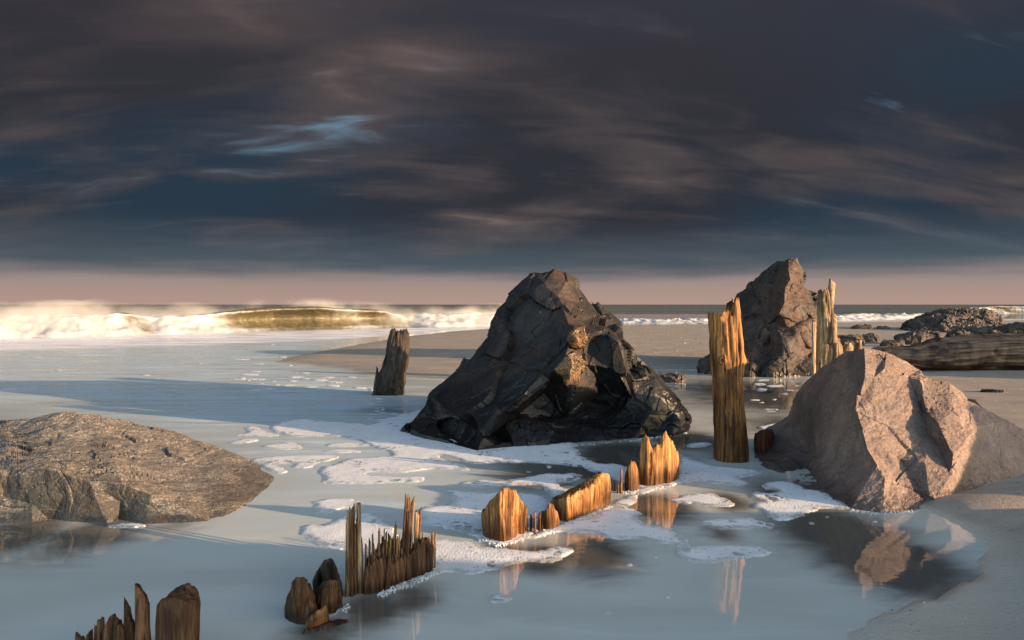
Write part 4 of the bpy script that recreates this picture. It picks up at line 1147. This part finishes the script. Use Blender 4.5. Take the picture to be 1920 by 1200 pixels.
FOAM = [
    ('broad foam raft spreading left from the foot of the large dark boulder', 0.016, [[(503, 804), (519, 794), (550, 788), (575, 786), (619, 791), (666, 793), (700, 797), (716, 787), (744, 779), (800, 764), (830, 790), (860, 830), (900, 835), (1000, 822), (1080, 826), (1078, 845), (1099, 862), (1123, 870),
      (1165, 872), (1195, 885), (1190, 900), (1160, 905), (1112, 884), (1077, 873), (998, 868), (940, 868), (919, 869), (900, 872), (866, 864), (824, 852), (822, 860), (850, 868), (884, 877), (881, 883), (840, 880), (806, 880), (775, 885), (740, 886), (690, 885), (688, 891), (740, 895), (775, 893), (803, 896), (790, 903),
      (769, 905), (712, 907), (637, 908), (602, 904), (610, 895), (597, 886), (619, 872), (656, 861), (690, 858), (734, 857), (741, 851), (700, 838), (675, 827), (650, 819), (600, 818), (544, 820), (520, 812)]]),
    ('thin branching foam patch beside the tip of the flat rock slab', 0.014, [[(460, 862), (520, 856), (560, 854), (630, 853), (628, 862), (590, 870), (575, 879), (555, 877), (548, 868), (505, 872), (540, 882), (530, 889), (515, 887), (500, 878), (480, 870)]]),
    ('small foam patch behind the two tallest splinters', 0.011, [[(587, 945), (600, 938), (640, 934), (670, 940), (690, 948), (660, 950), (625, 958), (595, 966), (590, 955)]]),
    ('foam patch around the back of the shattered pile', 0.010, [[(567, 986), (612, 985), (640, 967), (680, 960), (725, 971), (720, 978), (735, 988), (748, 1005), (735, 1030), (715, 1034), (675, 1035), (642, 1031), (605, 1024), (575, 1012)]]),
    ('foam patch behind the nearest golden pile', 0.010, [[(828, 917), (859, 920), (906, 926), (930, 922), (985, 926), (1020, 930), (1035, 945), (1030, 975), (1000, 1000), (985, 1008), (960, 1022), (925, 1020), (900, 1010), (862, 995), (830, 989), (785, 987), (780, 960), (800, 950), (844, 948), (854, 938), (842, 926)]]),
    ('pointed foam tongue right of the shattered pile', 0.009, [[(800, 1015), (838, 1011), (888, 1019), (912, 1029), (956, 1030), (1000, 1036), (1050, 1026), (1075, 1030), (1072, 1046), (1030, 1056), (994, 1051), (931, 1065), (887, 1081), (850, 1073), (806, 1076), (775, 1090), (740, 1108), (735, 1098), (780, 1060)]]),
    ('narrow foam band between the boulder and the sloping block', 0.012, [[(862, 907), (890, 901), (950, 902), (1000, 893), (1025, 887), (1045, 889), (1075, 887), (1098, 891), (1085, 901), (1052, 906), (1045, 911), (1064, 920), (1050, 932), (1028, 930), (1024, 912), (990, 909), (940, 914), (880, 914)]]),
    ('long pinkish foam band curving in front of the golden piles', 0.010, [[(975, 1012), (1010, 998), (1050, 988), (1063, 978), (1110, 972), (1145, 955), (1150, 944), (1180, 930), (1198, 928), (1188, 945), (1172, 952), (1197, 957), (1202, 968), (1190, 974), (1215, 985), (1250, 990), (1285, 1005), (1297, 1026), (1270, 1023), (1240, 1020),
      (1210, 1012), (1180, 1012), (1150, 1012), (1120, 1003), (1060, 996), (1030, 1004), (1000, 1010)]]),
    ('flat foam patch below the tall post reflection', 0.010, [[(1262, 1028), (1300, 1023), (1340, 1024), (1390, 1024), (1420, 1025), (1447, 1034), (1430, 1042), (1390, 1045), (1350, 1054), (1310, 1057), (1285, 1051), (1273, 1042)]]),
    ('small ragged foam patch left of the tan boulder reflection', 0.010, [[(1310, 974), (1340, 976), (1385, 973), (1400, 968), (1420, 975), (1447, 980), (1442, 998), (1415, 991), (1380, 993), (1345, 992), (1315, 985)]]),
    ('foam patch just in front of the tall post', 0.010, [[(1245, 940), (1278, 932), (1300, 925), (1335, 925), (1347, 930), (1379, 944), (1370, 949), (1330, 951), (1290, 943)]]),
    ('foam lying around the foot of the tall post', 0.012, [[(1268, 850), (1290, 856), (1310, 868), (1345, 876), (1400, 878), (1434, 887), (1400, 893), (1382, 896), (1407, 905), (1395, 911), (1350, 910), (1310, 903), (1280, 903), (1250, 914), (1215, 924), (1198, 928), (1193, 915), (1250, 905), (1272, 895), (1270, 870)]]),
    ('foam patch at the shaded left foot of the tan boulder', 0.010, [[(1430, 905), (1470, 902), (1500, 909), (1510, 917), (1532, 921), (1562, 931), (1600, 952), (1570, 953), (1545, 954), (1520, 959), (1505, 967), (1480, 976), (1450, 977), (1445, 965), (1408, 948), (1430, 940), (1403, 930), (1412, 919), (1440, 926), (1462, 922), (1423, 915)]]),
    ('small foam patch in the pool behind the stump tip', 0.014, [[(1415, 801), (1450, 794), (1480, 792), (1497, 796), (1470, 805), (1435, 806)]]),
    ('lone foam blob in front of the nearest golden pile', 0.008, [[(911, 1121), (930, 1113), (959, 1122), (950, 1131), (925, 1132)]]),
    ('thin foam sliver under the front of the flat rock slab', 0.010, [[(187, 986), (240, 981), (288, 985), (260, 991), (205, 990)]]),
]
for i, (lab, cell, pl) in enumerate(FOAM):
    V, F, I = foam_mesh(pl, cell, 0.0035, i * 3.3)
    o = mesh_obj('foam_patch', V, F, M['foam'], attrs={'inset': I}, origin=Vector((V[:, 0].mean(), V[:, 1].mean(), 0)))
    tag(o, lab, 'foam', 'foam patches floating on the pool')

# flecks too many to count
rnd = random.Random(11)
flecks = [[(425, 831), (455, 823), (480, 822), (488, 827), (455, 832)], [(483, 837), (520, 832), (545, 827), (560, 835), (572, 842), (540, 844), (500, 842)], [(598, 836), (640, 829), (690, 831), (702, 836), (650, 839)], [(598, 846), (640, 842), (682, 845), (675, 850), (620, 849)],
          [(437, 818), (470, 811), (455, 803), (478, 797), (500, 812), (532, 817), (500, 820), (460, 816)], [(1280, 690), (1310, 687), (1332, 692), (1300, 699)], [(1285, 832), (1320, 829), (1342, 833), (1320, 839), (1290, 841)], [(138, 973), (165, 969), (187, 975), (160, 980)],
          [(1430, 724), (1450, 721), (1478, 724), (1450, 727)], [(1408, 720), (1430, 718), (1440, 722), (1420, 724)], [(1460, 738), (1480, 735), (1475, 741)]]
def fleck(px, py, w, hh):
    k = 7
    return [(px + w * math.cos(2 * math.pi * i / k) * (0.7 + 0.5 * rnd.random()), py + hh * math.sin(2 * math.pi * i / k) * (0.7 + 0.5 * rnd.random())) for i in range(k)]
for _ in range(46):
    px, py = rnd.uniform(430, 700), rnd.uniform(672, 735)
    if py < 680 + (px - 508) * 0.15: continue
    flecks.append(fleck(px, py, rnd.uniform(3, 22), rnd.uniform(1.0, 2.2)))
for _ in range(14):
    flecks.append(fleck(rnd.uniform(60, 640), rnd.uniform(640, 720), rnd.uniform(3, 14), rnd.uniform(0.8, 1.6)))
for _ in range(20):
    flecks.append(fleck(rnd.uniform(690, 770), rnd.uniform(745, 790), rnd.uniform(3, 14), rnd.uniform(1, 2)))
for _ in range(16):
    flecks.append(fleck(rnd.uniform(1410, 1515), rnd.uniform(712, 790), rnd.uniform(4, 20), rnd.uniform(1, 2)))
for px, py in ((1551, 970), (1520, 981), (1560, 1042), (1640, 978), (1230, 1045), (1250, 1120), (1180, 1060), (870, 905), (990, 885), (1005, 895), (1030, 875), (1245, 1088), (1100, 1160), (1140, 1150), (930, 910), (1360, 1180)):
    flecks.append(fleck(px, py, rnd.uniform(4, 8), rnd.uniform(1.5, 3)))
V, F, I = foam_mesh(flecks, 0.02, 0.003, 99, rag=0.014)
tag(mesh_obj('foam_flecks', V, F, M['foam'], attrs={'inset': I}, origin=Vector((0, 5, 0))), 'small scattered foam flecks on the pool', 'foam', kind='stuff')

# bubbles gathered at the waterlines
def bubbles():
    bmx = bmesh.new(); bmesh.ops.create_icosphere(bmx, subdivisions=1, radius=1.0)
    bmx.verts.index_update()
    bv = np.array([tuple(p.co) for p in bmx.verts]); bf = np.array([[x.index for x in q.verts] for q in bmx.faces]); bmx.free()
    lines = [([(905, 1012), (925, 1020), (946, 1022), (970, 1014), (990, 1004)], 160), ([(1018, 996), (1035, 998), (1052, 988)], 60), ([(1062, 984), (1090, 975), (1120, 962), (1145, 950)], 180), ([(1170, 925), (1190, 924), (1200, 918)], 60),
             ([(1200, 913), (1225, 916), (1250, 913), (1274, 902)], 130), ([(712, 1116), (740, 1106), (780, 1092), (812, 1076)], 220), ([(800, 828), (857, 840), (895, 851), (943, 844)], 260), ([(943, 844), (1041, 838), (1190, 826), (1290, 812)], 200),
             ([(1596, 957), (1640, 964), (1690, 962), (1716, 958)], 60), ([(600, 1160), (640, 1145), (650, 1140)], 60)]
    V, F = [], []
    n = 0
    for ln, cnt in lines:
        p = np.array(gp(ln))
        for _ in range(cnt):
            t = rnd.random() * (len(p) - 1); k = int(t)
            q = p[k] + (p[k + 1] - p[k]) * (t - k) + np.array([rnd.gauss(0, 0.008), rnd.gauss(0, 0.014)])
            r = rnd.uniform(0.0025, 0.007)
            V.append(bv * r + np.array([q[0], q[1], r * 0.5])); F.append(bf + n); n += len(bv)
    return np.vstack(V), np.vstack(F)
V, F = bubbles()
tag(mesh_obj('foam_bubbles', V, F, M['foam'], origin=Vector((0, 4, 0))), 'tiny bubbles along the waterlines of piles and boulders', 'foam', kind='stuff')

# ------------------------------------------------------------------ waves
m, b = new_mat('wave_water')
pos = world_pos(b)
fo = b.n('ShaderNodeAttribute', {'attribute_name': 'broken'}).outputs['Fac']
stv = b.noise(b.mapping(pos, (1.2, 1.2, 0.5)), 2.2, 6, 0.62, 0.5)
k = b.smooth(b.math('ADD', fo, b.math('MULTIPLY', b.math('SUBTRACT', stv, 0.5), 0.7)), 0.18, 0.75)
lines_ = b.noise(b.mapping(pos, (2.2, 2.2, 0.35)), 3.0, 4, 0.6)
wc = b.mix(b.smooth(lines_, 0.35, 0.7), (0.055, 0.050, 0.028), (0.115, 0.098, 0.058))
c = b.mix(k, wc, (0.30, 0.315, 0.34))
bp = b.n('ShaderNodeBump', None, Strength=0.25, Distance=0.12, Height=b.noise(pos, 4, 4, 0.6))
bs = b.n('ShaderNodeBsdfPrincipled', None, Base_Color=c, Roughness=b.math('ADD', 0.45, b.math('MULTIPLY', k, 0.3)), Normal=bp)
finish(b, bs)
M['wave'] = m

def wave(name, pts, foam_pts, mat, depth_back=3.5, cols=420, seed=0, curl=1.0, slant=45):
    """pts: (px, base py, crest py) along the breaker; foam_pts: (px, how broken 0..1)"""
    xs = [p[0] for p in pts]
    V, B, F = [], [], []
    T = 34
    A0, A1 = G(pts[0][0], pts[0][1]), G(pts[-1][0], pts[-1][1])
    tang = (A1 - A0).normalized(); nor = Vector((tang.y, -tang.x, 0))
    if nor.y > 0: nor = -nor
    for c_ in range(cols + 1):
        px = xs[0] + (xs[-1] - xs[0]) * c_ / cols
        g0 = G(px, float(np.interp(px, xs, [p[1] for p in pts])))
        Hh = P(px, float(np.interp(px, xs, [p[2] for p in pts])), g0.y + 0.5).z
        # profile from the sea side over the lip to the foot
        for t in range(T + 1):
            s = t / T
            pe = px - slant * min(1.0, max(0.0, (s - 0.5) / 0.5)) + 9 * noise.noise(Vector((px * 0.05, s * 3, seed)))
            fm = float(np.interp(pe, [q[0] for q in foam_pts], [q[1] for q in foam_pts]))
            cl = curl * (1 - float(np.interp(px, [q[0] for q in foam_pts], [q[1] for q in foam_pts])))
            if s < 0.4:
                q = s / 0.4; n_, zz_ = -depth_back * (1 - q) - 0.35 * (1 - 0) , Hh * (0.02 + 0.98 * q ** 2 * (3 - 2 * q))
            elif s < 0.6:
                q = (s - 0.4) / 0.2; a = q * math.pi * 0.5
                n_, zz_ = -0.35 + (0.25 + 0.22 * cl) * math.sin(a), Hh * (1 - (0.06 + 0.06 * cl) * (1 - math.cos(a)))
            else:
                q = (s - 0.6) / 0.4
                n0, z0 = -0.10 + 0.22 * cl, Hh * (0.94 - 0.06 * cl)
                # hollow face under the lip, or a tumbling front
                hol = math.sin(math.pi * min(1, q * 1.0)) * Hh * 0.75 * cl
                n1 = 0.15 + 1.1 * fm
                n_ = n0 + (n1 - n0) * q ** (1.0 if fm > 0.5 else 1.4) - hol
                zz_ = z0 * (1 - q) ** (0.9 if fm < 0.5 else 0.75)
            p = Vector(g0) + nor * n_
            w_ = fm * min(1, zz_ / 0.2) if s > 0.3 else fm * 0.3
            q3 = Vector((p.x * 0.9 + seed, p.y * 0.9, zz_ * 1.4))
            tn = noise.fractal(q3 * 1.3, 0.7, 2.1, 4)
            tb = noise.turbulence(q3 * 1.8, 3, False)
            p = p + nor * (w_ * (0.22 * tn + 0.10 * tb))
            z_ = zz_ * (1 - 0.16 * fm) + w_ * (0.12 * tn) + (1 - w_) * 0.02 * noise.noise(q3 * 3)
            V.append((p.x, p.y, max(-0.02, z_)))
            lip = math.exp(-((s - 0.58) / 0.05) ** 2) * 0.30 + (0.12 if s < 0.5 else 0)
            B.append(min(1.0, fm * (0.35 + 0.9 * min(1, max(0, (s - 0.25) / 0.3))) + lip + (0.25 if s > 0.97 else 0)))
    n = T + 1
    for c_ in range(cols):
        for t in range(T):
            a = c_ * n + t
            F.append((a, a + n, a + n + 1, a + 1))
    return mesh_obj(name, V, F, mat, attrs={'broken': B})
WP = [(-500, 642, 586), (-100, 634, 586), (0, 632, 587), (60, 631, 584), (150, 630, 585), (215, 628, 582), (245, 627, 586), (300, 626, 588), (380, 624, 586), (450, 621, 580), (520, 618, 576), (600, 617, 574), (640, 616, 576), (680, 614, 579), (720, 613, 580), (760, 612, 590), (800, 612, 586), (860, 611, 583), (940, 610, 582), (1050, 608, 586), (1110, 606, 598)]
WF = [(-500, 1), (0, 1), (200, 0.95), (215, 0.5), (235, 0.25), (265, 0.55), (310, 0.75), (370, 0.6), (415, 0.25), (470, 0.05), (590, 0.0), (630, 0.28), (655, 0.3), (675, 0.1), (700, 0.08), (745, 0.8), (790, 1), (1110, 1)]
o = wave('breaking_wave', WP, WF, M['wave'], seed=1)
tag(o, 'large breaking wave curling in sunlight along the left shore', 'wave')
o = wave('breaking_wave', [(1100, 605, 599), (1160, 606, 597), (1230, 606, 598), (1330, 605, 597), (1420, 604, 600)], [(1100, 1), (1420, 1)], M['wave'], seed=5, cols=160)
tag(o, 'low white breaker between the dark boulder and the tall post', 'wave')
o = wave('breaking_wave', [(1500, 602, 597), (1570, 601, 591), (1620, 599, 586), (1680, 598, 588), (1740, 596, 587), (1800, 594, 589), (1860, 592, 589)], [(1500, 1), (1860, 1)], M['wave'], seed=9, cols=200)
tag(o, 'long white breaker behind the rugged boulder up the beach', 'wave')
o = wave('breaking_wave', [(1820, 588, 576), (1870, 588, 573), (1990, 588, 574), (2100, 588, 576)], [(1820, 0.9), (1860, 0.15), (1900, 0.5), (2100, 0.9)], M['wave'], seed=13, cols=160)
tag(o, 'distant olive wave at the far right horizon', 'wave')

# spray blown off the wave
m, b = new_mat('spray')
pos = world_pos(b)
sp = b.n('ShaderNodeSeparateXYZ', None, Vector=pos)
nn = b.noise(b.mapping(pos, (0.55, 0.55, 0.8)), 1.0, 4, 0.6, 0.3)
gust = b.noise(b.mapping(pos, (0.35, 0.35, 0.5), loc=(3, 8, 1)), 1.0, 3, 0.55)
fall = b.smooth(b.math('ADD', sp.outputs[2], b.math('MULTIPLY', b.math('SUBTRACT', gust, 0.5), -2.2)), 1.40, 0.55)
fall = b.math('MULTIPLY', fall, b.smooth(sp.outputs[2], 1.62, 1.25))
dn = b.math('MULTIPLY', b.math('MULTIPLY', b.smooth(nn, 0.42, 0.72), fall), b.n('ShaderNodeAttribute', {'attribute_name': 'x'}).outputs['Fac']) if False else b.math('MULTIPLY', b.smooth(nn, 0.36, 0.66), fall)
vol = b.n('ShaderNodeVolumePrincipled', None, Color=(0.97, 0.95, 0.92), Density=b.math('MULTIPLY', dn, 0.6), Anisotropy=0.0)
b.n('ShaderNodeOutputMaterial', None, Volume=vol)
M['spray'] = m
def spray():
    V, F = [], []
    xs = np.linspace(-520, 1100, 90)
    for px in xs:
        by = float(np.interp(px, [p[0] for p in WP], [p[1] for p in WP]))
        g0 = G(px, by)
        Hh = P(px, float(np.interp(px, [p[0] for p in WP], [p[2] for p in WP])), g0.y).z
        fm = float(np.interp(px, [q[0] for q in WF], [q[1] for q in WF]))
        top = Hh + 0.50 + 0.1 * noise.noise(Vector((px * 0.03, 0, 3)))
        fr = -0.55 + 1.9 * fm
        bk = -2.2
        for (n_, z_) in ((fr, 0.03), (fr - 0.25 , 0.55 * top), (fr - 0.55 if fm > .5 else fr - 0.1, top), (bk, top * 0.95), (bk, 0.45), (bk + 0.5, 0.35)):
            V.append((g0.x + 0.52 * n_, g0.y - 0.85 * n_, max(0.03, z_)))
    n = 6
    for c_ in range(len(xs) - 1):
        for i in range(n):
            j = (i + 1) % n
            F.append((c_ * n + i, c_ * n + j, (c_ + 1) * n + j, (c_ + 1) * n + i))
    F.append(tuple(range(n - 1, -1, -1))); F.append(tuple((len(xs) - 1) * n + i for i in range(n)))
    o = mesh_obj('wave_spray', V, F, M['spray'], smooth=False)
    bmx = bmesh.new(); bmx.from_mesh(o.data); bmesh.ops.recalc_face_normals(bmx, faces=bmx.faces); bmx.to_mesh(o.data); bmx.free()
    return o
tag(spray(), 'bright mist of spray blowing off the breaking wave', 'spray', kind='stuff')

# shell grit and pebbles on the wet sand
def grit():
    rg = random.Random(31)
    bmx = bmesh.new(); bmesh.ops.create_icosphere(bmx, subdivisions=1, radius=1.0); bmx.verts.index_update()
    bv = np.array([tuple(p.co) for p in bmx.verts]); bf = np.array([[x.index for x in q.verts] for q in bmx.faces]); bmx.free()
    pts = []
    for _ in range(190):
        pts.append(G(rg.uniform(1600, 1960), rg.uniform(900, 1200)).xy)
    for _ in range(90):
        pts.append(G(rg.uniform(1780, 1960), rg.uniform(710, 860)).xy)
    for _ in range(140):
        pts.append(G(rg.uniform(1180, 1330), rg.uniform(614, 690)).xy)
    X = np.array([[p.x for p in pts]]); Y = np.array([[p.y for p in pts]])
    Z, d = sand_height(X, Y)
    V, F, n = [], [], 0
    for p, z_, dd in zip(pts, Z[0], d[0]):
        if dd < 0.02: continue
        r = rg.uniform(0.0012, 0.0034) * (p.y / 3.0) ** 0.8 * (2.2 if rg.random() < 0.06 else 1)
        j = 1 + 0.35 * np.array([rg.uniform(-1, 1) for _ in range(len(bv))])[:, None]
        V.append(bv * j * r * np.array([1.3, 1.0, 0.55]) + np.array([p.x, p.y, z_ + r * 0.2])); F.append(bf + n); n += len(bv)
    return mesh_obj('pebble_grit', np.vstack(V), np.vstack(F), M['grit'], origin=Vector((2, 4, 0)))
m, b = new_mat('grit')
pos = world_pos(b)
ci = b.n('ShaderNodeTexVoronoi', None, Vector=pos, Scale=25.0)
cc = b.n('ShaderNodeSeparateColor', None, Color=ci.outputs['Color']).outputs[0]
c = b.mix(b.smooth(cc, 0.35, 0.45), (0.06, 0.05, 0.045), b.mix(b.smooth(cc, 0.6, 0.7), (0.22, 0.17, 0.13), (0.55, 0.50, 0.44)))
finish(b, b.n('ShaderNodeBsdfPrincipled', None, Base_Color=c, Roughness=0.5))
M['grit'] = m
tag(grit(), 'scattered shell grit and pebbles on the wet sand', 'pebbles', kind='stuff')
